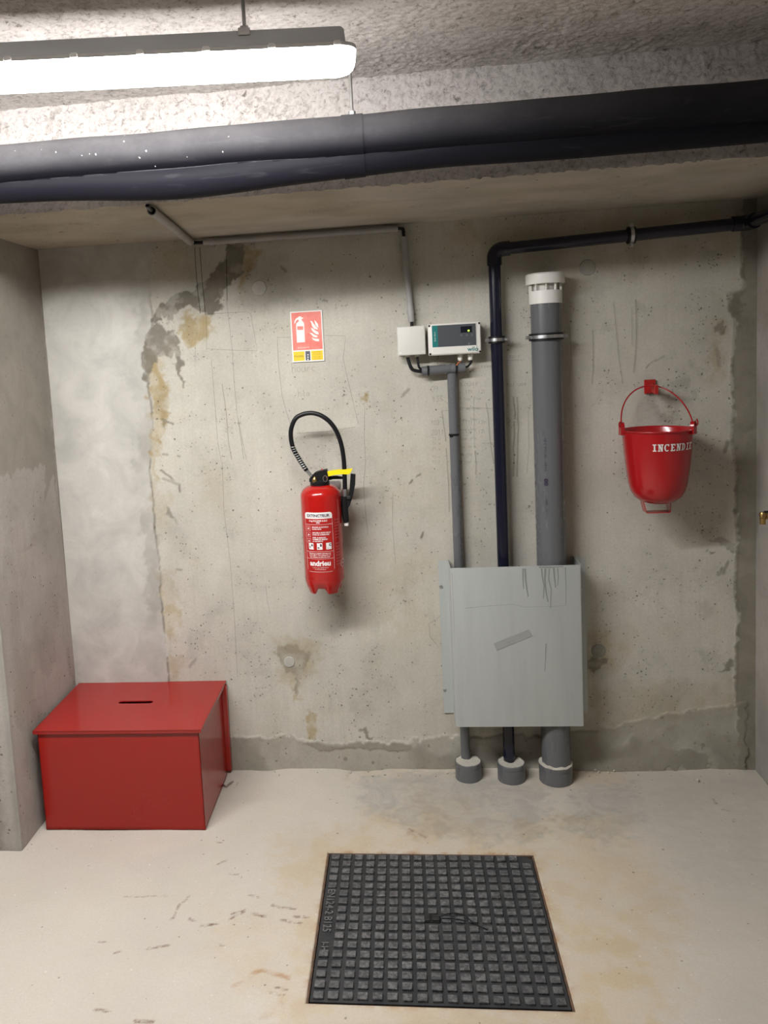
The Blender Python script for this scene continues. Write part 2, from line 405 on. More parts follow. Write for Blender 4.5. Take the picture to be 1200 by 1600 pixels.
def tube(B, pts, r, n=14, cap=True, radii=None):
    pts = [Vector(p) for p in pts]; rings = []
    d0 = (pts[1] - pts[0]); x, y = frame(d0)
    prev = d0.normalized()
    for i, p in enumerate(pts):
        if i == 0: d = pts[1] - pts[0]
        elif i == len(pts) - 1: d = pts[-1] - pts[-2]
        else: d = (pts[i + 1] - p).normalized() + (p - pts[i - 1]).normalized()
        d.normalize()
        q = prev.rotation_difference(d); x = q @ x; y = q @ y; prev = d
        rr = radii[i] if radii else r
        rings.append([B.verts.new(p + x * (rr * math.cos(2 * math.pi * k / n)) + y * (rr * math.sin(2 * math.pi * k / n))) for k in range(n)])
    for a, b in zip(rings[:-1], rings[1:]):
        for k in range(n): B.faces.new((a[k], a[(k + 1) % n], b[(k + 1) % n], b[k]))
    if cap: B.faces.new(rings[0][::-1]); B.faces.new(rings[-1])
    return rings
def lathe(B, prof, c=(0, 0, 0), n=40, axis='z', closed=False):
    """prof: (r, h) pairs around axis through c"""
    rings = []
    for r, h in prof:
        ring = []
        if r < 1e-6:
            ring = [(0, 0, h)]
        else:
            ring = [(r * math.cos(2 * math.pi * k / n), r * math.sin(2 * math.pi * k / n), h) for k in range(n)]
        vs = []
        for (a, b, h2) in ring:
            co = {'z': (a, b, h2), 'x': (h2, a, b), 'y': (a, h2, b)}[axis]
            vs.append(B.verts.new(Vector(co) + Vector(c)))
        rings.append(vs)
    pairs = list(zip(rings[:-1], rings[1:]))
    if closed: pairs.append((rings[-1], rings[0]))
    for a, b in pairs:
        for k in range(n):
            k2 = (k + 1) % n
            if len(a) == 1 and len(b) == 1: continue
            if len(a) == 1: B.faces.new((a[0], b[k2], b[k]))
            elif len(b) == 1: B.faces.new((a[k], a[k2], b[0]))
            else: B.faces.new((a[k], a[k2], b[k2], b[k]))
def cyl(B, a, b, r, n=16): tube(B, [a, b], r, n)
def prism(B, pts, d):
    """polygon pts (3d) extruded by d"""
    d = Vector(d); lo = [B.verts.new(Vector(p)) for p in pts]; hi = [B.verts.new(Vector(p) + d) for p in pts]
    n = len(pts); B.faces.new(lo); B.faces.new(hi[::-1])
    for i in range(n): B.faces.new((lo[i], hi[i], hi[(i + 1) % n], lo[(i + 1) % n]))
def bez(pts, n=8):
    """Catmull-Rom through pts"""
    P = [Vector(p) for p in pts]; P = [P[0] * 2 - P[1]] + P + [P[-1] * 2 - P[-2]]; out = []
    for i in range(1, len(P) - 2):
        for k in range(n):
            t = k / n; a, b, c, d = P[i - 1], P[i], P[i + 1], P[i + 2]
            out.append(.5 * ((2 * b) + (c - a) * t + (2 * a - 5 * b + 4 * c - d) * t * t + (3 * b - a - 3 * c + d) * t ** 3))
    out.append(P[-2]); return out
def one(name, fn, mat, parent=None, **k):
    B = bmesh.new(); fn(B); return from_bm(name, B, mat, parent, **k)
def grid_obj(name, P, mat, attrs=None, parent=None, smooth=True, flip=False, kind='structure'):
    ny, nx = P.shape[:2]
    me = bpy.data.meshes.new(name)
    idx = np.arange(nx * ny).reshape(ny, nx)
    q = np.stack([idx[:-1, :-1], idx[:-1, 1:], idx[1:, 1:], idx[1:, :-1]], -1).reshape(-1, 4)
    if flip: q = q[:, ::-1]
    nf = len(q)
    me.vertices.add(nx * ny); me.vertices.foreach_set('co', P.reshape(-1).astype(np.float32))
    me.loops.add(nf * 4); me.loops.foreach_set('vertex_index', q.reshape(-1).astype(np.int32))
    me.polygons.add(nf); me.polygons.foreach_set('loop_start', np.arange(0, nf * 4, 4, dtype=np.int32))
    me.update(calc_edges=True)
    me.polygons.foreach_set('use_smooth', np.ones(nf, bool) if smooth else np.zeros(nf, bool))
    for k, v in (attrs or {}).items():
        a = me.attributes.new(k, 'FLOAT', 'POINT'); a.data.foreach_set('value', np.clip(v, 0, 1).reshape(-1).astype(np.float32))
    me.materials.append(M[mat]); me.validate()
    o = link(bpy.data.objects.new(name, me), parent)
    if kind and parent is None: o['kind'] = kind
    return o
def dense(a, b, step, lo=None, hi=None, coarse=.5):
    x = list(np.arange(a, b + step * .5, step)); x[-1] = b
    if lo is not None: x = list(np.arange(lo, a - .02, coarse)) + x
    if hi is not None: x = x + list(np.arange(b + coarse, hi + .001, coarse)) + ([hi] if True else [])
    return np.unique(np.round(x, 6))
def text_bm(B, body, size, fn, extrude=0., align='CENTER', squeeze=1., bold=0.):
    cu = bpy.data.curves.new('t', 'FONT'); cu.body = body; cu.size = size; cu.align_x = align; cu.align_y = 'CENTER'
    cu.extrude = extrude; cu.offset = bold; cu.resolution_u = 3
    ob = bpy.data.objects.new('t', cu); COL.objects.link(ob)
    me = bpy.data.meshes.new_from_object(ob)
    off = len(B.verts); vs = [B.verts.new(fn(v.co.x * squeeze, v.co.y, v.co.z)) for v in me.vertices]
    for p in me.polygons:
        try: B.faces.new([vs[i] for i in p.vertices])
        except ValueError: pass
    bpy.data.objects.remove(ob); bpy.data.meshes.remove(me); bpy.data.curves.remove(cu)
def flat(name, B, mat, parent): return from_bm(name, B, mat, parent, smooth=False)

# ------------------------------------------------------------------ the setting
# back wall
def wall_conv(x, y):
    p = at_y(x, y, 0.); return (p.x, p.z)
xs = dense(XL, XR, .0036); zs = dense(0., SOFFIT, .0036)
U, V = np.meshgrid(xs, zs)
PT = Painter(U, V, wall_conv)
n1 = fbm(U * 6, V * 6, 4, 5); n2 = fbm(U * 22, V * 22, 4, 6); n3 = fbm(U * 60, V * 60, 3, 8)
seam = [(242, 340), (238, 400), (233, 450), (240, 500), (228, 545), (231, 600), (238, 650), (236, 700), (234, 735), (240, 780), (242, 830), (252, 895), (250, 920), (258, 985), (262, 1030), (266, 1100), (272, 1260)]
plaster = PT.patch([(20, 340)] + seam + [(20, 1260)], .0025, .02)
damp = np.zeros_like(U)
for pl_, k in [([(236, 505), (246, 480), (262, 468), (300, 455), (330, 430), (352, 400), (356, 384), (380, 384), (378, 428), (362, 440), (340, 470), (352, 482), (330, 492), (312, 486), (296, 478), (270, 492), (262, 505), (254, 494)], .92),
               ([(224, 560), (228, 522), (242, 500), (262, 518), (275, 516), (276, 545), (268, 558), (250, 550), (240, 575), (232, 600), (225, 590)], .85),
               ([(270, 512), (280, 530), (287, 604), (283, 600), (274, 560)], .85),
               ([(1105, 848), (1118, 838), (1152, 850), (1162, 868), (1140, 862), (1120, 846)], .8),
               ([(1105, 862), (1120, 858), (1110, 868)], .8),
               ([(1124, 1052), (1128, 1036), (1140, 1026), (1160, 1040), (1146, 1042), (1134, 1050)], .75),
               ([(1138, 456), (1160, 448), (1160, 490), (1146, 500), (1140, 480)], .6),
               ([(1118, 512), (1126, 505), (1128, 520), (1120, 526)], .7),
               ([(912, 1034), (922, 1028), (938, 1028), (948, 1030), (944, 1042), (930, 1050), (920, 1044)], .75),
               ([(432, 1012), (448, 1008), (468, 1012), (488, 1024), (478, 1040), (470, 1058), (456, 1056), (438, 1042)], .42),
               ([(459, 1056), (466, 1056), (464, 1086), (460, 1084)], .45),
               ([(560, 1140), (568, 1138), (586, 1152), (580, 1156)], .7),
               ([(258, 790), (264, 792), (276, 815), (278, 822), (270, 816), (260, 802)], .6),
               ([(203, 1040), (232, 1040), (262, 1075), (255, 1010), (246, 960), (252, 920), (236, 940)], .12)]:
    damp = np.maximum(damp, k * PT.patch(pl_, .003, .035))
for st_, w, k in [([(253, 655), (270, 663)], .004, .7), ([(255, 656), (257, 668)], .004, .6), ([(252, 735), (262, 742), (271, 752)], .004, .7),
                  ([(255, 748), (264, 752), (280, 757), (281, 768)], .005, .7), ([(277, 712), (282, 713)], .003, .6), ([(255, 709), (262, 710)], .005, .5),
                  ([(1130, 895), (1137, 878)], .006, .6), ([(1122, 898), (1128, 888)], .006, .7), ([(1133, 705), (1137, 690)], .007, .7), ([(1144, 705), (1150, 700)], .006, .6),
                  ([(276, 890), (284, 891)], .004, .5), ([(296, 1042), (306, 1030)], .006, .4), ([(1120, 545), (1123, 570)], .006, .35), ([(1010, 575), (1020, 565), (1037, 557)], .003, .55),
                  ([(630, 618), (634, 612), (638, 608)], .005, .5), ([(652, 745), (657, 741)], .003, .8), ([(658, 840), (661, 832)], .004, .8), ([(640, 755), (645, 750)], .003, .8),
                  ([(440, 418), (446, 424)], .005, .55), ([(505, 470), (511, 471)], .003, .8), ([(541, 478), (543, 476)], .003, .8)]:
    damp = np.maximum(damp, k * PT.stroke(st_, w))
damp *= .55 + .45 * sstep(.32, .48, n2)
damp = np.maximum(damp, .62 * PT.stroke(seam[2:-1], .0035) * sstep(.35, .6, fbm(U * 9, V * 9, 3, 14)))  # dark seam line: dirt, with the shade of the gap painted in
mortar = np.zeros_like(U)
edge_r = [(1160, 280), (1160, 355), (1158, 405), (1161, 440), (1160, 455), (1142, 457), (1138, 480), (1148, 500), (1146, 540), (1143, 590), (1146, 640), (1142, 690), (1151, 735), (1149, 800), (1153, 850), (1150, 880), (1148, 930), (1154, 965), (1150, 1020), (1150, 1090)]
damp = np.maximum(damp, .45 * PT.stroke(edge_r[1:], .006))  # matching dark line painted along the right strip's edge
mortar = np.maximum(mortar, .88 * PT.patch(edge_r + [(1150, 1300), (1260, 1300), (1260, 280)], .003, .03))
band = [(120, 1165), (360, 1152), (400, 1150), (458, 1148), (466, 1156), (520, 1162), (560, 1160), (640, 1157), (700, 1150), (760, 1150), (850, 1148), (925, 1140), (960, 1136), (985, 1128), (1010, 1122), (1060, 1112), (1110, 1104), (1165, 1095), (1165, 1300), (120, 1300)]
bandm = PT.patch(band, .004, .03)
lower = 1 - sstep(.0, .16, V)
mortar = np.maximum(mortar, bandm * (.42 + .30 * sstep(.45, .65, n1)))
mortar = np.maximum(mortar, .75 * PT.patch([(1008, 1200), (1012, 1180), (1040, 1166), (1075, 1168), (1110, 1185), (1100, 1203)], .006, .05))
mortar = np.maximum(mortar, .8 * PT.patch([(460, 1160), (640, 1158), (640, 1170), (500, 1172)], .004, .03))
ochre = np.zeros_like(U)
for pl_, k, sf in [([(290, 492), (330, 492), (330, 520), (300, 545), (280, 520)], .9, .012), ([(232, 545), (254, 548), (262, 640), (250, 700), (240, 800), (236, 700), (232, 600)], .95, .012),
                   ([(238, 440), (300, 440), (300, 380), (238, 380)], .35, .03), ([(378, 385), (410, 385), (395, 425), (376, 470), (372, 430)], .9, .012),
                   ([(243, 885), (272, 900), (282, 950), (272, 1000), (262, 980)], .6, .015), ([(240, 760), (264, 780), (262, 835), (244, 830)], .45, .02), ([(262, 1020), (290, 1030), (280, 1064), (264, 1064)], .5, .02),
                   ([(432, 1000), (500, 1005), (490, 1050), (470, 1075), (440, 1060)], .55, .03), ([(482, 1112), (494, 1112), (496, 1155), (480, 1155)], .75, .01), ([(455, 1060), (470, 1060), (466, 1090), (460, 1090)], .6, .006),
                   ([(915, 985), (970, 990), (980, 1020), (950, 1045), (912, 1060)], .55, .04), ([(568, 618), (577, 618), (577, 634), (569, 632)], 1., .006),
                   ([(600, 690), (700, 690), (700, 820), (600, 800)], .18, .09), ([(560, 860), (680, 870), (690, 1000), (580, 1000)], .25, .09), ([(320, 720), (370, 730), (350, 800), (310, 790)], .25, .05),
                   ([(1110, 500), (1128, 500), (1128, 600), (1108, 600)], .5, .02), ([(700, 1090), (1160, 1060), (1160, 1110), (930, 1140), (700, 1140)], .35, .03), ([(700, 340), (1170, 320), (1170, 400), (900, 420), (700, 400)], .35, .06)]:
    ochre = np.maximum(ochre, k * PT.patch(pl_, sf, .06) * (.45 + .55 * sstep(.35, .6, n2)))
lft = [(x - 22, y) for x, y in seam][::-1]
mortar = np.maximum(mortar, .34 * PT.patch(seam + lft, .012, .06) * sstep(.42, .62, n1))
mortar = np.maximum(mortar, .40 * PT.patch([(376, 400), (440, 400), (470, 470), (430, 480), (400, 485), (380, 470)], .03, .06) * (.5 + .5 * n2))
mortar = np.maximum(mortar, .30 * PT.patch([(62, 380), (380, 380), (340, 450), (240, 470), (60, 440)], .03, .06) * sstep(.3, .6, n1))  # brownish dirt, with the shadow under the soffit painted in
speck = np.zeros_like(U)
for c_, r_, k in [((1045, 640), .085, 1.), ((1075, 600), .11, .65), ((1020, 615), .06, .7), ((1090, 680), .09, .6), ((945, 515), .06, .5), ((1005, 480), .05, .4), ((1106, 830), .05, .6), ((1105, 950), .06, .55), ((1100, 1030), .07, .6), ((1000, 940), .09, .25), ((1110, 400), .08, .5), ((1000, 395), .07, .4), ((400, 1060), .14, .35), ((300, 1010), .10, .4), ((560, 1100), .16, .3), ((380, 980), .12, .25), ((990, 1060), .12, .3)]:
    speck = np.maximum(speck, k * PT.blob(c_, r_, .9))
speck *= sstep(.36, .62, fbm(U * 30, V * 30, 4, 21))
relief = .0045 * plaster * sstep(-1, 1, 1) + .003 * sstep(.3, .7, mortar) + .006 * bandm * (.4 + .6 * lower) + .0015 * (n2 - .5) + .002 * (n1 - .5)
relief += .0015 * damp
Pw = np.stack([U, -relief, V], -1)
wall_back = grid_obj('wall_back', Pw, 'wall', dict(plaster=plaster, damp=damp, mortar=mortar, ochre=ochre, speck=speck))
wall_back['label'] = 'bare grey concrete rear wall with damp mortar patches and pencil marks'

# left wall: return of the recess and the pier face towards the room, one surface
s_face = np.concatenate([np.arange(ROOM_X0, XL - .3, .2), np.arange(XL - .3, XL - .004, .006)])
c1 = [(x, LWALL_Y) for x in s_face] + [(XL - .004, LWALL_Y), (XL - .0012, LWALL_Y + .0012), (XL, LWALL_Y + .004)]
c1 += [(XL, y) for y in np.arange(LWALL_Y + .008, -.001, .005)] + [(XL, 0.)]
c1 = np.array(c1); zz = dense(0., SOFFIT, .006)
sl = np.concatenate([[0], np.cumsum(np.hypot(*np.diff(c1, axis=0).T))]); scorner = sl[len(s_face)]
SS, ZZ = np.meshgrid(sl, zz); CX = np.interp(SS, sl, c1[:, 0]); CY = np.interp(SS, sl, c1[:, 1])
def lw_conv(x, y):
    d = ray(x, y); p = CPOS + d * ((XL - CPOS.x) / d.x); return (scorner + (p.y - LWALL_Y), p.z)
PL = Painter(SS, ZZ, lw_conv)
nl = fbm(SS * 8, ZZ * 8, 4, 31)
lm = .55 * PL.patch([(0, 745), (20, 740), (42, 728), (58, 735), (70, 722), (74, 800), (70, 760), (84, 740), (90, 780), (60, 380), (-200, 200), (-200, 780)], .004, .05)
lm = np.maximum(lm, .5 * PL.patch([(68, 790), (76, 728), (83, 728), (74, 775)], .003, .02))
lm = np.maximum(lm, .35 * sstep(.55, .7, nl) * (ZZ > .9))
face = sstep(scorner - .03, scorner - .05, SS)
ld = .35 * face * sstep(.42, .6, fbm(SS * 12, ZZ * 12, 4, 33)) * (SS < scorner - .03)
lp = np.maximum(.9 * np.exp(-((SS - scorner) / .012) ** 2), 0)
lr = .004 * (fbm(SS * 5, ZZ * 5, 3, 41) - .5) + .002 * (fbm(SS * 25, ZZ * 25, 3, 42) - .5)
Pl = np.stack([CX + lr * (SS > scorner), CY - lr * (SS <= scorner), ZZ], -1)
Pl[..., 0] = np.where(SS > sl[-1] - .001, XL - .01, Pl[..., 0])
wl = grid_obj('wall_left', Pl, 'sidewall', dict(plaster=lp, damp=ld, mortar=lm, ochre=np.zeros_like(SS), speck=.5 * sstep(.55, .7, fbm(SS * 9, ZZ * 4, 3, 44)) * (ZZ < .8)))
wl['label'] = 'rough concrete pier side of the recess beside the red chest'

# right wall
ys = dense(-1.2, 0., .008, lo=ROOM_Y0); zz = dense(0., CEIL, .008)
YY, ZZ = np.meshgrid(ys, zz)
rr_ = .003 * (fbm(YY * 8, ZZ * 8, 4, 51) - .5)
rm = .35 * sstep(.45, .65, fbm(YY * 5, ZZ * 3, 4, 53)) * (YY > -1.2)
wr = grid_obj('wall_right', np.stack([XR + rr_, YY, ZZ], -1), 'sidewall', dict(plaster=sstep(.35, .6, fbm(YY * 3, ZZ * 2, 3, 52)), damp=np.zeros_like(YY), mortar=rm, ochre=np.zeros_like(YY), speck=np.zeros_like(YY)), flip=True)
wr['label'] = 'grey concrete wall carrying the brass tap'

# floor
COVER_C, COVER_A, COVER_W, COVER_D = Vector((.0248, -.7919, 0)), 0., .604, .590
FX = dense(-1.65, XR, .0055, lo=ROOM_X0); FY = dense(-1.75, 0., .0055, lo=ROOM_Y0)
def snap(a, c, half):
    for e in (c - half, c + half):
        i = np.argmin(np.abs(a - e)); a[i] = e
        j = i + 1 if e < c else i - 1
        a[j] = e + (.0006 if e < c else -.0006)
    return a
FX = snap(FX, COVER_C.x, COVER_W / 2); FY = snap(FY, COVER_C.y, COVER_D / 2)
U, V = np.meshgrid(FX, FY)
def fl_conv(x, y):
    p = at_z(x, y, 0.); return (p.x, p.y)
PF = Painter(U, V, fl_conv)

du, dv = U - COVER_C.x, V - COVER_C.y
ca, sa = math.cos(COVER_A), math.sin(COVER_A)
cu_, cv_ = du * ca + dv * sa, -du * sa + dv * ca
inside = (np.abs(cu_) < COVER_W / 2 - .0003) & (np.abs(cv_) < COVER_D / 2 - .0003)
n1 = fbm(U * 5, V * 5, 4, 61); n2 = fbm(U * 18, V * 18, 4, 62)
fz = .005 * (n1 - .5) + .0022 * (n2 - .5)
wallrise = .010 * np.exp(-np.abs(V) / .03) * sstep(.3, .6, n1) * (U > XL)
dedge = np.maximum(np.abs(cu_) - COVER_W / 2, np.abs(cv_) - COVER_D / 2)
fz = fz * sstep(.0, .06, dedge) + wallrise
fz = np.where(inside, -.045, fz)
smear = np.zeros_like(U)
for p_, k in [([(560, 1215), (700, 1205), (850, 1235), (860, 1310), (760, 1320), (640, 1300), (560, 1260)], .8), ([(900, 1228), (990, 1222), (1010, 1250), (1000, 1300), (940, 1320), (880, 1290)], .8), ([(960, 1240), (1180, 1215), (1200, 1400), (1080, 1380)], .3)]:
    smear = np.maximum(smear, k * PF.patch(p_, .03, .12))
ochre = np.zeros_like(U)
for p_, k in [([(440, 1300), (960, 1270), (1060, 1400), (1040, 1640), (430, 1640), (440, 1450)], .55), ([(880, 1400), (1000, 1440), (1060, 1520), (1000, 1640), (900, 1640)], .8), ([(560, 1270), (720, 1270), (700, 1320), (560, 1320)], .6), ([(840, 1200), (980, 1200), (960, 1225), (840, 1230)], .5), ([(560, 1196), (730, 1196), (720, 1215), (560, 1215)], .45), ([(640, 1230), (760, 1250), (740, 1310), (640, 1310)], .4), ([(320, 1430), (460, 1420), (460, 1560), (380, 1560)], .35)]:
    ochre = np.maximum(ochre, k * PF.patch(p_, .06, .15) * (.5 + .5 * sstep(.35, .6, n2)))
rust = .9 * np.exp(-np.clip(dedge, 0, None) / .010) * sstep(.40, .6, fbm(U * 40, V * 40, 3, 66))
rust = np.maximum(rust, .35 * np.exp(-np.clip(dedge, 0, None) / .06) * sstep(.5, .7, n2))
for st_, w, k in [([(365, 1540), (385, 1534), (395, 1520), (410, 1515), (430, 1522), (450, 1527)], .008, .9), ([(410, 1590), (440, 1570), (445, 1545)], .010, .5), ([(640, 1300), (648, 1308)], .01, .6)]:
    rust = np.maximum(rust, k * PF.stroke(st_, w))
scuff = np.zeros_like(U)
for st_, w in [([(268, 1436), (282, 1412), (300, 1398)], .006), ([(190, 1402), (260, 1400)], .004), ([(340, 1350), (352, 1345)], .007), ([(360, 1436), (380, 1425)], .008), ([(362, 1428), (382, 1422)], .005), ([(395, 1428), (415, 1433)], .007), ([(440, 1438), (470, 1443)], .007), ([(460, 1432), (480, 1434)], .008), ([(315, 1448), (340, 1444)], .008), ([(295, 1436), (305, 1440)], .007), ([(230, 1484), (262, 1478)], .007), ([(155, 1472), (166, 1472)], .006), ([(178, 1490), (190, 1486)], .005), ([(390, 1398), (405, 1403)], .006), ([(425, 1415), (460, 1420)], .006), ([(340, 1478), (350, 1480)], .005), ([(148, 1578), (172, 1580)], .006), ([(212, 1595), (240, 1597)], .009), ([(1114, 1248), (1120, 1256)], .007), ([(1128, 1264), (1138, 1266)], .005), ([(1146, 1280), (1148, 1284)], .006), ([(338, 1316), (345, 1318)], .004), ([(356, 1364), (372, 1366)], .005), ([(640, 1295), (656, 1304), (664, 1308)], .007), ([(430, 1543), (450, 1547)], .005), ([(420, 1550), (445, 1556)], .005), ([(366, 1230), (372, 1222)], .003)]:
    scuff = np.maximum(scuff, .9 * PF.stroke(st_, w * .62))
floor = grid_obj('floor', np.stack([U, V, fz], -1), 'floor', dict(smear=smear, ochre=ochre, rust=rust, scuff=scuff))
floor['label'] = 'pale beige concrete floor with ochre stains around the hatch'

# ceiling with sprayed finish, and the deep beam over the recess
def spray(u, v, seed):
    a = fbm(u * 26, v * 26, 4, seed); b = np.abs(fbm(u * 50, v * 50, 4, seed + 5) - .5) * 2
    c = fbm(u * 7, v * 7, 3, seed + 9); d = fbm(u * 95, v * 95, 3, seed + 12)
    h = .006 * (a - .5) + .0042 * (d - .5) + .008 * (c - .5) - .003 * (1 - sstep(0, .16, b)) * sstep(.42, .6, c + .2 * (a - .5))
    cav = sstep(.55, .15, b * 2.2) * sstep(.45, .62, fbm(u * 14, v * 14, 3, seed + 20))
    return h, cav
CXs = dense(-1.9, XR, .0042, lo=ROOM_X0); CYs = dense(-1.75, BEAM_Y, .0042, lo=ROOM_Y0)
U, V = np.meshgrid(CXs, CYs)
h, cav = spray(U, V, 71)
h = h * sstep(-2.2, -1.75, V)
ceil = grid_obj('ceiling', np.stack([U, V, CEIL + h], -1), 'ceiling', dict(cavity=cav), flip=True)
ceil['label'] = 'rough sprayed grey ceiling above the strip light'
BZ = dense(SOFFIT - .001, CEIL + .012, .0042)
U, V = np.meshgrid(CXs, BZ)
h, cav = spray(U, V, 91)
lip = sstep(.03, .0, V - SOFFIT) * .008
zed = np.where(V < SOFFIT + .004, V - .0045 * sstep(.35, .7, fbm(U * 70, U * 0 + 3, 4, 99)), V)
beam = grid_obj('ceiling_beam', np.stack([U, BEAM_Y + h * .8 - lip, zed], -1), 'ceiling', dict(cavity=cav))
beam['label'] = 'rough front face of the concrete beam over the recess'
SX = dense(-1.7, XR, .02, lo=ROOM_X0); SY = dense(BEAM_Y - .004, 0.01, .02)
U, V = np.meshgrid(SX, SY)
sof = grid_obj('beam_soffit', np.stack([U, V, SOFFIT + .003 * (fbm(U * 4, V * 4, 3, 81) - .5)], -1), 'soffit', dict(plaster=.4 * sstep(.4, .6, fbm(U * 3, V * 6, 3, 82)), damp=0 * U, mortar=.25 * sstep(.5, .7, fbm(U * 5, V * 9, 3, 84)), ochre=.3 * sstep(.4, .6, fbm(U * 2, V * 2, 3, 83)), speck=0 * U), flip=True); sof['label'] = 'smooth underside of the beam over the recess'
# rest of the room behind the camera
def quad(name, pts, mat):
    B = bmesh.new(); B.faces.new([B.verts.new(p) for p in pts]); me = bpy.data.meshes.new(name); B.to_mesh(me); B.free(); me.materials.append(M[mat])
    o = link(bpy.data.objects.new(name, me)); o['kind'] = 'structure'; return o
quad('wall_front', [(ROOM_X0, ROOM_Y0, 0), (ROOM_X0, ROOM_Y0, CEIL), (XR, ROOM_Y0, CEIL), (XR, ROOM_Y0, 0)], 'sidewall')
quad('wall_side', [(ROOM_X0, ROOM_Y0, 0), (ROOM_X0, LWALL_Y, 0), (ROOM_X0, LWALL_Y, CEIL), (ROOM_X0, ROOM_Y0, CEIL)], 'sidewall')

# ---- marks drawn on the back wall (thin graphite, dried runs and a painted hose shadow)
def ribbon(B, px, w, Y=-.0035, conv=True):
    pts = [at_y(x, y, Y) for x, y in px] if conv else [Vector(p) for p in px]
    out = []
    for i, p in enumerate(pts):
        d = (pts[min(i + 1, len(pts) - 1)] - pts[max(i - 1, 0)]).normalized(); nrm = Vector((-d.z, 0, d.x))
        out.append((B.verts.new(p + nrm * w / 2), B.verts.new(p - nrm * w / 2)))
    for a, b in zip(out[:-1], out[1:]): B.faces.new((a[0], a[1], b[1], b[0]))
random.seed(5)
GL = {'0': [[(1, 0), (0, 2), (0, 4), (1, 6), (2, 6), (3, 4), (3, 2), (2, 0), (1, 0)]], '1': [[(.5, 4.5), (1.5, 6), (1.5, 0)]], '2': [[(0, 5), (1, 6), (2.4, 6), (3, 4.6), (2, 2.6), (0, 0), (3, 0)]],
      '7': [[(0, 6), (3, 6), (1.2, 0)], [(.6, 3), (2.4, 3)]], '9': [[(3, 4), (2, 3), (.5, 3.4), (.4, 5.4), (1.6, 6), (3, 5.2), (3, 3), (2, 0)]], '3': [[(0, 6), (2.6, 6), (1.2, 3.6), (2.8, 2.4), (2, .3), (0, .4)]], '5': [[(3, 6), (.4, 6), (.2, 3.5), (2, 3.8), (2.8, 2), (1.8, .2), (0, .4)]],
      'h': [[(0, 7), (.2, 0)], [(.2, 2.5), (1.4, 4), (2.6, 3), (2.7, 0)]], 'o': [[(1.5, 0), (.2, 1.5), (.6, 3.4), (2, 3.8), (2.9, 2), (1.5, 0)]], 'u': [[(0, 3.6), (.3, .6), (1.6, .1), (2.6, 1.4), (2.7, 3.6), (2.8, 0)]], 'r': [[(.2, 3.6), (.5, 0)], [(.4, 2), (1.3, 3.5), (2.4, 3.6)]], 'c': [[(2.6, 3), (1.2, 3.7), (.2, 2), (1, .2), (2.6, .4)]],
      'R': [[(0, 0), (.2, 6), (2.2, 6), (2.6, 4.2), (.2, 3), (2.8, 0)]], 'g': [[(2.6, 3.2), (1, 3.6), (.3, 1.6), (1.6, .4), (2.6, 3), (2.4, -1.6), (.8, -2)]], 'e': [[(.3, 2), (2.6, 2.2), (2, 3.8), (.6, 3.2), (.4, 1), (1.4, 0), (2.6, .6)]], '(': [[(1.4, 6), (.4, 3), (1.4, 0)]], ')': [[(.4, 6), (1.4, 3), (.4, 0)]], 'i': [[(1, 3.6), (1.2, 0)]], 'n': [[(.2, 3.6), (.3, 0)], [(.3, 2.4), (1.5, 3.7), (2.4, 2.4), (2.5, 0)]], 's': [[(2.4, 3.4), (.8, 3.4), (1.2, 2), (2.2, 1.2), (1.4, 0), (.2, .4)]], 'a': [[(2.4, 3), (1, 3.6), (.3, 1.4), (1.4, .1), (2.4, 3), (2.6, 0)]], '/': [[(0, -.6), (2.4, 6)]], ' ': []}
def write(B, px, text, h, w=.0011):
    p0 = at_y(*px, -.0035); x = p0.x; k = h / 6
    for ch in text:
        for stq in GL.get(ch, []):
            pts = [Vector((x + (a + random.uniform(-.2, .2)) * k, -.0035, p0.z + (b + random.uniform(-.2, .2)) * k)) for a, b in stq]
            ribbon(B, bez(pts, 4) if len(pts) > 2 else pts, w, conv=False)
        x += 4 * k
Bp = bmesh.new(); Bd = bmesh.new(); Br = bmesh.new()
for l_ in [[(354, 470), (358, 505), (363, 548), (366, 600), (371, 650), (381, 718)], [(372, 655), (379, 690), (385, 718)], [(322, 491), (350, 489), (386, 487), (392, 491), (397, 520), (402, 548), (360, 547), (323, 545), (322, 491)],
           [(330, 560), (335, 620), (340, 690), (346, 722)], [(433, 528), (435, 570), (441, 620), (453, 662)], [(508, 524), (540, 525), (538, 545), (536, 560), (545, 600), (560, 662)], [(433, 527), (454, 527)],
           [(570, 636), (569, 680), (571, 720), (568, 760), (571, 800), (575, 836)], [(347, 722), (350, 800), (360, 880), (366, 960), (371, 1058)], [(614, 770), (613, 820), (618, 880)], [(688, 622), (713, 640)], [(713, 637), (770, 638)], [(690, 642), (713, 641)],
           [(463, 677), (490, 675), (512, 674), (556, 667)], [(694, 955), (685, 965), (670, 975), (672, 995), (683, 1008)], [(765, 564), (820, 562)], [(752, 693), (771, 692)], [(740, 620), (741, 660), (741, 700)], [(415, 915), (418, 940), (422, 960)], [(890, 510), (893, 560), (890, 600)], [(305, 545), (305, 565)], [(706, 572), (716, 571)]]:  # the line below the hose loop is the hose's cast shadow, painted on
    ribbon(Bp, l_, .0013)
write(Bp, (456, 582), 'hourc', .026); write(Bp, (466, 620), 'h1a', .022); write(Bp, (427, 832), '109', .015); write(Bp, (720, 604), 'Rouge', .018); write(Bp, (752, 575), 'rouge', .013); write(Bp, (674, 612), '09', .018)
write(Bp, (676, 628), '133', .018); write(Bp, (674, 664), '102', .014); write(Bp, (674, 680), '2011', .017); write(Bp, (792, 604), 'no/ uoe', .014); write(Bp, (796, 560), 'noir', .014)
for yy in (615, 663, 677): write(Bp, (728, yy), '(1)', .012); write(Bp, (748, yy), '(2)', .012)
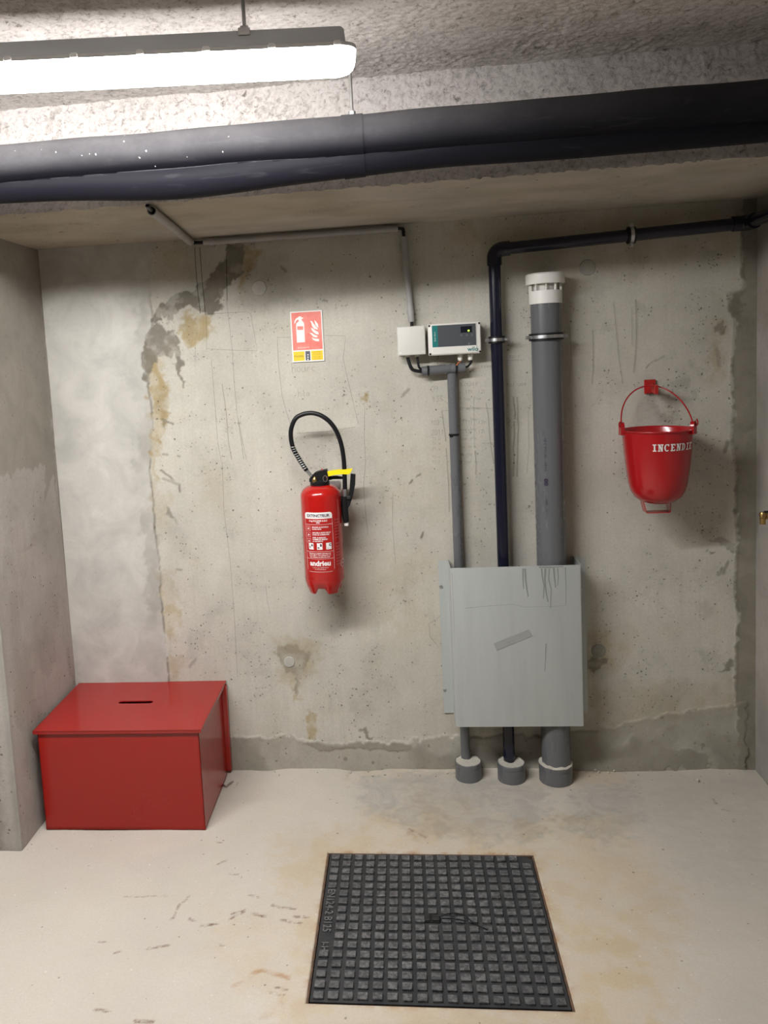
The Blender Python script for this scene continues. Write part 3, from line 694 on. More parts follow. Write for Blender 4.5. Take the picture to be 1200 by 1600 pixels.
for yy, t in ((626, '1 1ou/ 1our'), (641, 'ai on 1ouc'), (658, '1gai 1oui'), (673, 'nou/ 1ou'), (687, '1ou/ gou'), (700, '1u/ oo a'), (712, 'ou iou 1o'), (724, 'u 1on/ ou')): write(Bp, (719, yy), t, .010, .0009)
for yy in (688, 695, 704, 716, 724): write(Bp, (676, yy), random.choice(['8 1o', '11 u', '1 91', '11 /']), .010, .0009)
for l_ in [[(304, 386), (306, 420), (309, 455), (313, 490)], [(312, 386), (316, 440), (319, 470), (321, 492)], [(354, 394), (354, 430), (355, 470)]]: ribbon(Bd, l_, .0022)
for l_ in [[(347, 600), (353, 640), (357, 690), (362, 718)]]: ribbon(Br, l_, .0024)
for l_, w in [([(802, 620), (803, 632), (805, 645), (804, 655)], .0055), ([(803, 658), (804, 680), (802, 700), (803, 720), (802, 745)], .0055), ([(808, 620), (809, 640), (809, 655), (810, 668), (809, 685), (808, 745)], .005), ([(759, 629), (763, 650), (765, 680), (768, 705), (772, 725)], .003), ([(742, 704), (744, 725), (743, 742)], .003), ([(690, 642), (693, 660), (697, 690)], .003), ([(697, 700), (701, 760), (702, 800)], .003),
              ([(959, 472), (962, 510), (967, 560), (973, 600)], .0025), ([(993, 468), (994, 520), (993, 550), (990, 582)], .004), ([(987, 480), (988, 540)], .002), ([(926, 515), (927, 570), (925, 600)], .003), ([(825, 640), (826, 700), (823, 740)], .002)]:
    ribbon(Br, l_, w)
for nm, B_, mt in (('pencil_and_shadow_marks', Bp, 'pencil'), ('marker_lines', Bd, 'pencildark'), ('water_runs', Br, 'runbrown')):
    o = flat(nm, B_, mt, wall_back); o['kind'] = 'stuff'
# filled tie holes
for px, r, mt, dep in [((405, 450), .026, 'plug', .0016), ((918, 418), .026, 'plug', .0016), ((935, 1017), .024, 'plugdark', .0045), ((452, 1034), .020, 'plug', .0016)]:
    c = at_y(*px, 0)
    B = bmesh.new(); lathe(B, [(0, -.004 - dep * .2), (r * .5, -.004 - dep * .2), (r * .92, -.0038), (r, -.001)], (c.x, 0, c.z), 28, 'y'); from_bm('tie_hole_plug', B, mt, wall_back)
# crumbs of mortar along the foot of the wall
B = bmesh.new(); random.seed(11)
for k in range(60):
    x = random.uniform(-.6, 1.1); y = -random.uniform(.01, .05); s = random.uniform(.0015, .005)
    r = bmesh.ops.create_icosphere(B, subdivisions=1, radius=s, matrix=Matrix.Translation((x, y, .004)))
    for v in r['verts']: v.co += Vector((random.uniform(-1, 1), random.uniform(-1, 1), random.uniform(-1, 1))) * s * .3
for px, s in (((766, 1193), .012), ((772, 1190), .008), ((930, 1203), .006), ((1090, 1219), .006)):
    p = at_z(*px, .005); r = bmesh.ops.create_icosphere(B, subdivisions=1, radius=s, matrix=Matrix.Translation(p))
    for v in r['verts']: v.co += Vector((random.uniform(-1, 1), random.uniform(-1, 1), random.uniform(-1, 1))) * s * .35
o = from_bm('mortar_crumbs', B, 'cementdust', None, smooth=False); o['kind'] = 'stuff'; o['label'] = 'pale mortar crumbs scattered along the foot of the wall'; o['category'] = 'debris'

# ------------------------------------------------------------------ strip light
def batten(label, loc, rz, length, clips=True, rod=True):
    t = thing('strip_light', label, 'lamp', loc, (0, 0, rz))
    def stadium(w, x0, x1, rad, n=7):
        pts = []
        for cx, cy, a0 in ((x1 - rad, w - rad, 0), (x0 + rad, w - rad, 90), (x0 + rad, -w + rad, 180), (x1 - rad, -w + rad, 270)):
            for k in range(n + 1):
                a = math.radians(a0 + 90 * k / n); pts.append((cx + rad * math.cos(a), cy + rad * math.sin(a)))
        return pts
    def loft(B, secs, cap0=True, cap1=True):
        rings = [[B.verts.new((x, y, z)) for x, y in pts] for pts, z in secs]
        for a, b in zip(rings[:-1], rings[1:]):
            for k in range(len(a)): B.faces.new((a[k], a[(k + 1) % len(a)], b[(k + 1) % len(a)], b[k]))
        if cap0: B.faces.new(rings[0])
        if cap1: B.faces.new(rings[-1][::-1])
    L = length
    B = bmesh.new(); secs = []
    for k in range(6):
        a = math.radians(90 * k / 5); ins = .022 * (1 - math.sin(a)); secs.append((stadium(.044 - ins, -L + ins, -ins, .030 - ins * .5), -.033 + .022 * (1 - math.cos(a))))
    secs.append((stadium(.044, -L, 0, .030), 0.)); loft(B, secs)
    from_bm('diffuser', B, 'lens', t)
    B = bmesh.new(); loft(B, [(stadium(.0465, -L - .0015, .0015, .031), .0005), (stadium(.0465, -L - .0015, .0015, .031), .0075), (stadium(.042, -L + .003, -.003, .028), .0095)]); from_bm('rim', B, 'lamprim', t)
    B = bmesh.new(); loft(B, [(stadium(.036, -L + .022, -.018, .010), .0095), (stadium(.034, -L + .024, -.020, .010), .036), (stadium(.031, -L + .027, -.023, .009), .040)]); from_bm('housing', B, 'lamphousing', t)
    if clips:
        x = -.035
        while x > -L + .03:
            one('clip', lambda B: (box(B, (x, -.0475, .004), (.014, .004, .007), .001, 1), box(B, (x, -.044, .0085), (.011, .008, .003), .0008, 1)), 'labelwhite', t); x -= .1205
    if rod:
        for x in (-.205, -L + .205):
            br = one('hanging_bracket', lambda B: (box(B, (x, 0, .0425), (.022, .07, .003), .0008, 1), box(B, (x, 0, .0505), (.015, .022, .013), .001, 1), box(B, (x, -.0355, .036), (.022, .002, .012), .0006, 1)), 'steel', t)
            one('hanging_rod', lambda B: cyl(B, (x, 0, .052), (x, 0, CEIL + .006 - loc[2]), .0035, 10), 'steel', t)
        one('slide_rail', lambda B: box(B, (-.255, -.022, .0408), (.165, .006, .002), .0006, 1), 'steel', t)
        one('housing_stud', lambda B: cyl(B, (-.14, -.01, .040), (-.14, -.01, .045), .005, 10), 'lamphousing', t)
    return t
LAMP_Z = 2.034
batten('lit strip light with grey housing hanging below the rough ceiling', (-.060, -1.180, LAMP_Z), .125, 1.5)

# ------------------------------------------------------------------ lagged black pipe under the ceiling
t = thing('lagged_pipe', 'thick black lagged pipe running across below the ceiling beam', 'pipe', (0, -.80, 1.983))
def lag_section(B, x0, x1, n=34, grow=0., ends=True):
    xs_ = np.linspace(x0, x1, n); rings = []; lay = B.verts.layers.float.new('dust')
    for x in xs_:
        sag = math.exp(-((x + .50) / .28) ** 2)
        lz, lr_, ly = -.043 + .0015 * math.sin(x * 9) - .020 * sag, .040 + .006 * sag + grow, .027 - .004 * sag
        R = .0475 + grow + .0006 * math.sin(x * 23); zc = .0008 * math.sin(x * 14) + .004 * (x < -.6) * (-(x + .6))
        ring = []
        for k in range(160):
            a = 2 * math.pi * k / 160; dy, dz = math.cos(a), math.sin(a)
            r = R; du_ = 1.
            bq = dy * ly + dz * lz; cq = ly * ly + lz * lz - lr_ ** 2; disc = bq * bq - cq
            if disc > 0 and bq + math.sqrt(disc) > r: r = bq + math.sqrt(disc); du_ = 0.
            v = B.verts.new((x, dy * r, zc + dz * r)); v[lay] = du_; ring.append(v)
        rings.append(ring)
    for a, b in zip(rings[:-1], rings[1:]):
        for k in range(160): B.faces.new((a[k], a[(k + 1) % 160], b[(k + 1) % 160], b[k]))
    if ends: B.faces.new(rings[0][::-1]); B.faces.new(rings[-1])
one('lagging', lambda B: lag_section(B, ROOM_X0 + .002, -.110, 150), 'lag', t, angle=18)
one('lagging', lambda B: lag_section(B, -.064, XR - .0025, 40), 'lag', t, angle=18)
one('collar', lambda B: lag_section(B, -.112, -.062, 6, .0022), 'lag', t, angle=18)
one('hanger_rod', lambda B: cyl(B, (-.087, 0, .045), (-.087, 0, CEIL - 1.983 + .004), .004, 10), 'steel', t)
one('hanger_nut', lambda B: cyl(B, (-.087, 0, .048), (-.087, 0, .056), .009, 6), 'zinc', t)

# ------------------------------------------------------------------ grey cable conduit to the junction box
t = thing('cable_conduit', 'light grey plastic conduit clipped along the wall top to the junction box', 'conduit', (-.2, -.02, 1.60))
o_ = Vector((-.2, -.02, 1.60))
def L3(p): return Vector(p) - o_
ZC = 1.8815
p1 = at_z(237, 329, 1.885); p2 = Vector((-.683, -.03, 1.885))
hx0, hx1 = at_y(318, 378, -.02).x, at_y(622, 361, -.02).x
vt = Vector((at_y(631, 370, -.02).x, -.02, at_y(631, 370, -.02).z)); vb = Vector((at_y(643, 502, -.02).x, -.02, at_y(643, 503, -.02).z))
def pipe_hollow(B, a, b, r, ri, n=20):
    a, b = Vector(a), Vector(b); r1 = tube(B, [a, b], r, n, cap=False); r2 = tube(B, [a, b], ri, n, cap=False)
    for A, C in ((r1[0], r2[0]), (r1[1], r2[1])):
        for k in range(n): B.faces.new((A[k], A[(k + 1) % n], C[(k + 1) % n], C[k]))
one('conduit_tube', lambda B: pipe_hollow(B, L3(p1), L3(p2), .0125, .010), 'lightpvc', t)
one('conduit_tube', lambda B: pipe_hollow(B, L3((hx0, -.02, ZC)), L3((hx1, -.02, ZC)), .0105, .0085), 'lightpvc', t)
one('conduit_tube', lambda B: pipe_hollow(B, L3(vt), L3(vb), .0105, .0085), 'lightpvc', t)
for px in ((331, 377), (477, 369), (604, 362)):
    x = at_y(*px, -.02).x
    one('clip', lambda B: (lathe(B, [(.0108, -.006), (.0128, -.006), (.0128, .006), (.0108, .006)], L3((x, -.02, ZC)), 20, 'x', True), box(B, L3((x, -.006, ZC - .004)), (.011, .014, .022), .001, 1)), 'lightpvc', t)
for px in ((634, 392), (642, 488)):
    p = at_y(*px, -.02); f = (p.z - vb.z) / (vt.z - vb.z); x = vb.x + (vt.x - vb.x) * f
    one('clip', lambda B: (lathe(B, [(.0108, -.006), (.0132, -.006), (.0132, .006), (.0108, .006)], L3((x, -.02, p.z)), 20, 'z', True), box(B, L3((x, -.007, p.z)), (.026, .012, .010), .001, 1)), 'lightpvc', t)
one('cable', lambda B: tube(B, bez([L3(p1 + Vector((.004, -.035, .006))), L3(p1), L3(p2), L3(p2 + Vector((.01, .012, -.002))), L3((hx0 - .01, -.02, ZC)), L3((hx0 + .05, -.02, ZC))], 6), .0055, 10), 'cable', t)
one('cable', lambda B: tube(B, bez([L3((hx1 - .05, -.02, ZC)), L3((hx1 + .002, -.02, ZC)), L3((vt.x - .002, -.02, ZC - .006)), L3(vt), L3(vb), L3((vb.x, -.02, vb.z - .012))], 6), .0055, 10), 'cable', t)

# ------------------------------------------------------------------ junction box and pump control box
YF = -.068
def px_rect(tl, tr, bl, Y):
    a, b, c = at_y(*tl, Y), at_y(*tr, Y), at_y(*bl, Y)
    return a.x, b.x, c.z, (a.z + b.z) / 2
a = at_y(620, 512, YF); b = at_y(664, 508, YF); c_ = at_y(625, 557, YF)
JX, JZ, JW, JH = (a.x + b.x) / 2, (a.z + c_.z) / 2 + .002, b.x - a.x, a.z - c_.z
t = thing('junction_box', 'blank square pale plastic junction box beside the pump control box', 'box', (JX, 0, JZ))
one('body', lambda B: box(B, (0, -.026, 0), (JW - .003, .050, JH - .003), .003, 2), 'plasticgrey', t)
lid = one('lid', lambda B: box(B, (0, -.059, 0), (JW, .016, JH), .004, 3), 'plasticgrey', t)
for sx in (-1, 1):
    for sz in (-1, 1):
        one('screw', lambda B: (cyl(B, (sx * (JW / 2 - .009), -.0665, sz * (JH / 2 - .009)), (sx * (JW / 2 - .009), -.0678, sz * (JH / 2 - .009)), .0032, 12), box(B, (sx * (JW / 2 - .009), -.068, sz * (JH / 2 - .009)), (.004, .0006, .001))), 'plasticwhite', lid)
for i, px in enumerate(((637, 560), (652, 560))):
    one('cable_entry', lambda B: lathe(B, [(0, -.006), (.008, -.006), (.008, .004), (0, .004)], (at_y(*px, -.035).x - JX, -.035, -JH / 2), 16), 'plasticgrey', t)
a = at_y(667, 507, YF); b = at_y(750, 502, YF); c_ = at_y(671, 557, YF); d_ = at_y(753, 551, YF)
KX, KZ, KW, KH = (a.x + b.x + c_.x + d_.x) / 4, (a.z + b.z + c_.z + d_.z) / 4, (b.x - a.x + d_.x - c_.x) / 2, ((a.z - c_.z) + (b.z - d_.z)) / 2
t = thing('pump_control_box', 'white pump control box with dark front panel and green light', 'control box', (KX, 0, KZ))
one('body', lambda B: box(B, (0, -.027, 0), (KW - .003, .052, KH - .003), .003, 2), 'plasticwhite', t)
lid = one('front_cover', lambda B: box(B, (0, -.060, 0), (KW, .016, KH), .0045, 3), 'plasticwhite', t)
# layout of the front in fractions of the cover
def K(u, v, y=-.0685): return Vector(((u - .5) * KW, y, (.5 - v) * KH))
def krect(B, u0, v0, u1, v1, y, th):
    p, q = K(u0, v0), K(u1, v1); box(B, ((p.x + q.x) / 2, y, (p.z + q.z) / 2), (q.x - p.x, th, p.z - q.z), .0008 if th > .001 else 0, 1)
one('raised_front', lambda B: krect(B, .075, .035, .915, .965, -.0688, .0025), 'plasticwhite', lid)
one('panel', lambda B: krect(B, .185, .055, .905, .735, -.0703, .001), 'panel', lid)
one('colour_strip', lambda B: krect(B, .078, .055, .185, .735, -.0703, .001), 'teal', lid)
one('display', lambda B: krect(B, .62, .13, .835, .325, -.0711, .0008), 'display', lid)
p = K(.77, .27); one('indicator_light', lambda B: lathe(B, [(0, -.0035), (.0018, -.003), (.0028, -.0014), (.003, 0)], (p.x, -.0713, p.z), 14, 'y'), 'led', lid)
for u, v in ((.63, .40), (.735, .41), (.83, .41), (.77, .68)):
    p = K(u, v); one('button', lambda B: lathe(B, [(0, -.0008), (.0032, -.0008), (.0036, 0)], (p.x, -.0707, p.z), 14, 'y'), 'button', lid)
B = bmesh.new(); p = K(.84, .855); text_bm(B, 'wilo', .0190, lambda x, y, z: Vector((p.x + x, -.0704, p.z + y + .12 * x * 0)), squeeze=1.05, bold=.0004); flat('lettering', B, 'teal', lid)
B = bmesh.new(); p = K(.130, .40); text_bm(B, 'Drain Alarm', .0062, lambda x, y, z: Vector((p.x - y, -.0711, p.z + x))); flat('lettering', B, 'labelwhite', lid)
for u, v in ((.03, .055), (.975, .055), (.03, .945), (.975, .945)):
    p = K(u, v); one('screw', lambda B: lathe(B, [(0, -.0012), (.0034, -.0012), (.0036, 0)], (p.x, -.0682, p.z), 12, 'y'), 'blackdot', lid)
glands = []
for px in ((719, 561), (735, 561)):
    gx = at_y(*px, -.035).x - KX; glands.append(gx + KX)
    g = one('cable_gland', lambda B: lathe(B, [(0, .004), (.0075, .004), (.0075, -.003), (.0095, -.003), (.0095, -.010), (.0085, -.010), (.0085, -.017), (.006, -.021), (0, -.021)], (gx, -.035, -KH / 2), 14), 'whitepvc', t)

# ------------------------------------------------------------------ small grey cable duct down the wall
YD = -.026
t = thing('cable_duct', 'slim grey plastic duct with a split crosspiece below the control box', 'duct', (0, 0, 0))
ha, hb = at_y(659, 580, -.035), at_y(727, 574, -.035)
hz = (ha.z + hb.z) / 2
one('crosspiece', lambda B: pipe_hollow(B, (ha.x, -.036, ha.z), (hb.x, -.036, hb.z), .0155, .0125), 'greypvc', t)
def hpt(x): return ha + (hb - ha) * ((x - ha.x) / (hb.x - ha.x))
for px in ((669, 579), (713, 576)):
    q = hpt(at_y(*px, -.035).x)
    one('cable_tie', lambda B: (lathe(B, [(.0158, -.003), (.0172, -.003), (.0172, .003), (.0158, .003)], (q.x, -.036, q.z), 22, 'x', True), box(B, (q.x, -.053, q.z + .006), (.007, .006, .006), .0008, 1)), 'rubber', t)
dx = (at_y(705, 590, YD).x + at_y(715, 800, YD).x) / 2; dzt = at_y(706, 583, YD).z
one('tube', lambda B: pipe_hollow(B, (dx, YD, .03), (dx, YD, dzt), .0160, .0135, 24), 'greypvc', t)
dz2 = at_y(708, 679, YD).z
one('tape_ring', lambda B: (lathe(B, [(.0161, -.0035), (.0175, -.0035), (.0175, .0035), (.0161, .0035)], (dx, YD, dz2), 22, 'z', True), box(B, (dx - .010, YD - .014, dz2 - .003), (.010, .006, .009), .001, 1)), 'rubber', t)
# cables from the boxes into the crosspiece
cg = 'black cables between the boxes and the duct'
def cable(label, pts, r, mat='cable', group=None):
    o = one('cable', lambda B: tube(B, bez(pts, 8), r, 10), mat); o['label'] = label; o['category'] = 'cable'
    if group: o['group'] = group
    return o
jx1, jx2 = at_y(637, 560, -.035).x, at_y(652, 560, -.035).x; jb = JZ - JH / 2
cable('thick black cable curving from the junction box into the grey duct', [(jx1, -.035, jb + .004), (jx1 + .001, -.035, jb - .012), (jx1 + .012, -.037, ha.z + .010), (ha.x - .014, -.037, ha.z + .001), (ha.x + .01, -.036, ha.z - .002)], .0058)
cable('thinner black cable leaving the junction box next to the thick one', [(jx2, -.035, jb + .004), (jx2 + .001, -.035, jb - .010), (jx2 + .004, -.037, ha.z + .016), (ha.x + .0, -.036, ha.z + .007), (ha.x + .02, -.036, ha.z + .005)], .0042)
gb = KZ - KH / 2 - .02
cable('short black cable from the gland looping into the duct end', [(glands[1], -.035, gb + .006), (glands[1] + .002, -.035, gb - .006), (glands[1] - .004, -.036, hb.z + .008), (hb.x + .006, -.036, hb.z + .002), (hb.x - .012, -.036, hb.z + .001)], .0036)
cable('orange wire dropping from the gland to the duct', [(glands[0], -.035, gb + .006), (glands[0] - .001, -.037, gb - .004), (glands[0] - .008, -.045, hz + .018), (glands[0] - .014, -.050, hz + .010)], .0022, 'orange')

# ------------------------------------------------------------------ black pressure pipe
YB = -.045; RB = .0196
bx = (at_y(778, 600, YB).x + at_y(786, 860, YB).x) / 2
zt = at_y(776, 390, YB).z; ztr = at_y(1170, 348, YB).z; xend = XR
t = thing('black_pressure_pipe', 'shiny black plastic pipe rising from the floor and elbowing right', 'pipe', (bx, YB, 0))
one('riser', lambda B: tube(B, [(0, 0, .03), (0, 0, zt - .03)], RB, 28), 'blackpvc', t)
def elbow(B, c, r, R, d0, d1, n=10):
    """bend from direction d0 to d1 around corner c"""
    d0, d1 = Vector(d0), Vector(d1); c = Vector(c); pts = [c - d0 * (r + .022)]
    for k in range(n + 1):
        a = math.pi / 2 * k / n; pts.append(c - d0 * r + d0 * (r * math.sin(a)) + d1 * (r * (1 - math.cos(a))))
    pts.append(c + d1 * (r + .022)); tube(B, pts, R, 28)
one('elbow', lambda B: elbow(B, (0, 0, zt), .028, RB + .0042, (0, 0, 1), (1, 0, (ztr - zt) / .8)), 'blackpvc', t, angle=50)
slope = (ztr - zt) / (at_y(1170, 348, YB).x - bx)
xe = XR - .055 - bx
one('run', lambda B: tube(B, [(.03, 0, zt + .03 * slope), (xe, 0, zt + xe * slope)], RB, 28), 'blackpvc', t)
one('elbow', lambda B: elbow(B, (xe + .012, 0, zt + xe * slope), .026, RB + .0042, (1, 0, 0), (0, -1, 0)), 'blackpvc', t, angle=50)
one('run', lambda B: tube(B, [(xe + .012, -.03, zt + xe * slope), (xe + .012, ROOM_Y0 - YB + .002, zt + xe * slope + .10)], RB, 28), 'blackpvc', t)

# ------------------------------------------------------------------ grey vent pipe
YG = -.066; RG = .0475
gx = (at_y(853, 480, YG).x + at_y(856, 600, YG).x + at_y(860, 850, YG).x) / 3
gz_top = at_y(852, 474, YG).z
t = thing('grey_vent_pipe', 'wide grey plastic vent pipe with a white cap', 'pipe', (gx, YG, 0))
one('tube', lambda B: pipe_hollow(B, (0, 0, .03), (0, 0, gz_top + .01), RG, RG - .003, 44), 'greypvc', t)
z0, z1, z2, z3 = gz_top - .002, at_y(852, 453, YG - .05).z, at_y(852, 442, YG - .06).z, at_y(851, 425, YG - .06).z
cap = one('vent_cap', lambda B: lathe(B, [(RG + .0005, z0), (RG + .004, z0), (RG + .0045, z1), (RG - .002, z1 + .001), (RG - .003, z1 - .02), (RG + .0005, z1 - .021)], (0, 0, 0), 44, 'z', True), 'whitepvc', t)
one('cap_top', lambda B: lathe(B, [(0, z2 + .004), (RG + .004, z2 + .004), (RG + .004, z2), (RG + .0125, z2), (RG + .0135, z2 + .003), (RG + .0135, z3 - .004), (RG + .0105, z3), (0, z3)], (0, 0, 0), 44), 'whitepvc', cap)
for k in range(10):
    a = 2 * math.pi * k / 10 + .2
    one('cap_rib', lambda B: box(B, (math.cos(a) * (RG + .0015), math.sin(a) * (RG + .0015), (z1 + z2) / 2), (.007, .0032, z2 - z1 + .010), 0, 1, Matrix.Rotation(a, 3, 'Z')), 'whitepvc', cap)
one('cap_core', lambda B: lathe(B, [(RG - .010, z1 - .01), (RG - .010, z2 + .003)], (0, 0, 0), 32), 'plasticgrey', cap)
# printed markings on the tube
B = bmesh.new()
def on_pipe(ang, z, off=.0008):
    return lambda x, y, q: Vector(((RG + off) * math.sin(ang + y / RG), -(RG + off) * math.cos(ang + y / RG), z - x))
za = at_y(846, 672, YG - .04).z
text_bm(B, '____  NF E  PVC  M1   100 x 3', .0105, on_pipe(-.42, za), align='LEFT'); text_bm(B, '00', .016, on_pipe(-.42, at_y(846, 748, YG - .04).z), bold=.0012, align='LEFT', squeeze=1.4); text_bm(B, '-- 4 BAR  .. 26 11', .009, on_pipe(-.42, at_y(847, 775, YG - .04).z), align='LEFT'); text_bm(B, '___', .012, on_pipe(-.42, at_y(851, 864, YG - .04).z), align='LEFT')
o = flat('printed_marking', B, 'labelnavy', t); o['kind'] = 'stuff'

# ------------------------------------------------------------------ pipe clamps
def clamp(label, c, axis, R, w=.012, ear=.016, side=True):
    t = thing('pipe_clamp', label, 'clamp', c)
    one('rubber_lining', lambda B: lathe(B, [(R + .0002, -w / 2 - .006), (R + .0070, -w / 2 - .006), (R + .0070, -w / 2), (R + .0036, -w / 2), (R + .0036, w / 2), (R + .0070, w / 2), (R + .0070, w / 2 + .006), (R + .0002, w / 2 + .006)], (0, 0, 0), 40, axis, True), 'rubber', t)
    one('band', lambda B: lathe(B, [(R + .0036, -w / 2 + .0004), (R + .0066, -w / 2 + .0004), (R + .0066, w / 2 - .0004), (R + .0036, w / 2 - .0004)], (0, 0, 0), 40, axis, True), 'zinc', t)
    for s in (-1, 1):
        off = R + .0045 + ear / 2
        if axis == 'z': cc, sz = (s * off, -.002, 0), (ear, .009, w)
        else: cc, sz = (0, -.002, s * off), (w, .009, ear)
        e = one('ear', lambda B: box(B, cc, sz, .0012, 1), 'zinc', t)
        one('bolt', lambda B: cyl(B, (cc[0], -.0125, cc[2]), (cc[0], .006, cc[2]), .0042, 6), 'zinc', e)
    one('wall_stud', lambda B: cyl(B, (0, R + .004, 0), (0, -c[1] - .001, 0), .004, 10), 'zinc', t)
    return t
clamp('zinc clamp around the upright black pipe', (bx, YB, at_y(775, 531, YB).z), 'z', RB, .011, .014)
clamp('large zinc clamp around the wide grey vent pipe', (gx, YG, at_y(852, 526, YG - .04).z), 'z', RG, .011, .014)
hx = at_y(986, 370, YB).x
clamp('zinc clamp on the level run of the black pipe', (hx, YB, zt + (hx - bx) * slope), 'x', RB, .011, .012)

# ------------------------------------------------------------------ floor sleeves
for lab, (lx, rx, yb, yt), yc, r, pr in (('squat grey floor sleeve around the slim duct, filled with mortar', (714, 755, 1216, 1180), -.050, None, .016), ('squat grey floor sleeve around the black pipe', (779, 822, 1221, 1184), -.062, None, RB), ('widest grey floor sleeve at the foot of the vent pipe', (841, 893, 1229, 1190), -.066, None, RG)):
    A, Bq = at_y(lx, 1200, yc), at_y(rx, 1200, yc); r = (Bq.x - A.x) / 2; cx = {0.016: dx, RB: bx, RG: gx}[pr]; cx = (A.x + Bq.x) / 2 * .5 + cx * .5
    r = max(r, pr + .006); yc = min(yc, -(r + .008))
    h = .062 if pr != RG else .062
    t = thing('floor_sleeve', lab, 'pipe sleeve', (cx, yc, 0))
    one('ring', lambda B: lathe(B, [(r - .003, .001), (r, .001), (r, h * .74), (r - .0012, h * .755), (r, h * .77), (r, h - .001), (r - .001, h), (r - .0035, h), (r - .0035, h * .7)], (0, 0, 0), 40, 'z', True), 'greypvc', t)
    def fill(B):
        lathe(B, [(0, h - .008), (r * .5, h - .006), (r - .003, h - .004), (r - .003, .002), (0, .002)] if pr < .03 else [(0, h + .006), (r * .9, h + .005), (r + .0005, h + .001), (r - .001, h - .004), (r - .004, h - .004), (r - .004, .002), (0, .002)], (0, 0, 0), 40)
        for v in B.verts:
            if v.co.z > h - .01: v.co.z += .005 * (math.sin(v.co.x * 170) * math.cos(v.co.y * 140)) * .5 + (.004 if pr < .03 else .0)
    one('mortar_fill', fill, 'cementdust', t)

# ------------------------------------------------------------------ sheet metal guard over the pipes
YS = -.122
a, b = at_y(706, 890, YS), at_y(908, 880, YS); c_, d_ = at_y(711, 1137, YS), at_y(911, 1133, YS)
gx0, gx1 = (a.x + c_.x) / 2, (b.x + d_.x) / 2; gz0, gz1 = (c_.z + d_.z) / 2, (a.z + b.z) / 2
t = thing('pipe_guard', 'grey sheet metal guard screwed over the pipes above the floor', 'guard', (gx0, 0, gz0))
gw, gh = gx1 - gx0, gz1 - gz0
prof = [(-.050, -.0022), (-.004, -.0022), (.0, -.006), (.0, YS + .005), (.0015, YS + .0015), (.005, YS), (gw - .005, YS), (gw - .0015, YS + .0015), (gw, YS + .005), (gw, -.006), (gw + .004, -.0022), (gw + .040, -.0022)]
fx0 = at_y(683, 880, 0).x - gx0; prof[0] = (min(fx0 + .004, -.035), -.0022)
def sheet(B):
    n = len(prof); th = .0018
    lo, hi = [], []
    for k, (x, y) in enumerate(prof):
        p0, p1_ = Vector(prof[max(k - 1, 0)]), Vector(prof[min(k + 1, n - 1)]); d = (p1_ - p0).normalized(); nn = Vector((-d.y, d.x)) * -1
        z0_ = -.004 if k < 2 or k > n - 3 else 0.
        for lst, o2 in ((lo, 0.), (hi, th)):
            q = Vector((x, y)) - nn * o2 * -1
            lst.append((B.verts.new((q.x, q.y, z0_)), B.verts.new((q.x, q.y, gh + z0_))))
    for k in range(n - 1):
        B.faces.new((lo[k][0], lo[k + 1][0], lo[k + 1][1], lo[k][1])); B.faces.new((hi[k][0], hi[k][1], hi[k + 1][1], hi[k + 1][0]))
        B.faces.new((lo[k][0], hi[k][0], hi[k + 1][0], lo[k + 1][0])); B.faces.new((lo[k][1], lo[k + 1][1], hi[k + 1][1], hi[k][1]))
    for k in (0, n - 1): B.faces.new((lo[k][0], lo[k][1], hi[k][1], hi[k][0]))
one('sheet', sheet, 'sheet', t, angle=25)
for px in ((689, 916), (695, 1077), (693, 1008)):
    p = at_y(*px, 0); big = px[1] != 1008; rr = .0062 if big else .003
    one('screw', lambda B: lathe(B, [(0, -.0085 if big else -.0045), (rr * .6, -.0078 if big else -.004), (rr, -.0045), (rr, -.002)], (p.x - gx0, -.001, p.z - gz0), 14, 'y'), 'zinc' if big else 'sheet', t)
for sz in (.1, .43):
    one('screw', lambda B: lathe(B, [(0, -.0085), (.0037, -.0078), (.0062, -.0045), (.0062, -.002)], (gw + .022, -.001, sz), 14, 'y'), 'zinc', t)
def SP(px, off=.0012):
    p = at_y(*px, YS); return Vector((p.x - gx0, YS - off - .0018, p.z - gz0))
B = bmesh.new(); pts = [SP(q) for q in ((771, 1005), (826, 983), (832, 993), (776, 1016))]; prism(B, pts, (0, .0006, 0)); flat('tape_mark', B, 'tape_mark', t)
def g_rib(B, px, w):
    pts = [SP(q) for q in px]; o2 = []
    for i, p in enumerate(pts):
        d = (pts[min(i + 1, len(pts) - 1)] - pts[max(i - 1, 0)]).normalized(); nn = Vector((-d.z, 0, d.x)); k = w * (1 - .6 * i / len(pts))
        o2.append((B.verts.new(p + nn * k / 2), B.verts.new(p - nn * k / 2)))
    for u, v in zip(o2[:-1], o2[1:]): B.faces.new((u[0], u[1], v[1], v[0]))
B = bmesh.new()
for q, w in [([(820, 888), (821, 905), (823, 920), (825, 932)], .006), ([(817, 888), (817, 905), (818, 920)], .005), ([(846, 888), (847, 900), (850, 915), (849, 935)], .005), ([(852, 888), (851, 905), (853, 925), (856, 940)], .006), ([(858, 888), (857, 905), (861, 920), (860, 950)], .004), ([(865, 887), (866, 900), (868, 918)], .006), ([(871, 887), (872, 902), (871, 915)], .004), ([(883, 886), (884, 915), (884, 945)], .0025), ([(727, 950), (755, 947)], .0016), ([(755, 947), (800, 944), (820, 948), (860, 947), (884, 946)], .0011), ([(853, 1005), (852, 1030), (851, 1048)], .003), ([(706, 895), (709, 960), (710, 1010)], .0012), ([(842, 886), (860, 886), (880, 885)], .005)]: g_rib(B, q, w)
o = flat('dirt_runs', B, 'dirt', t); o['kind'] = 'stuff'

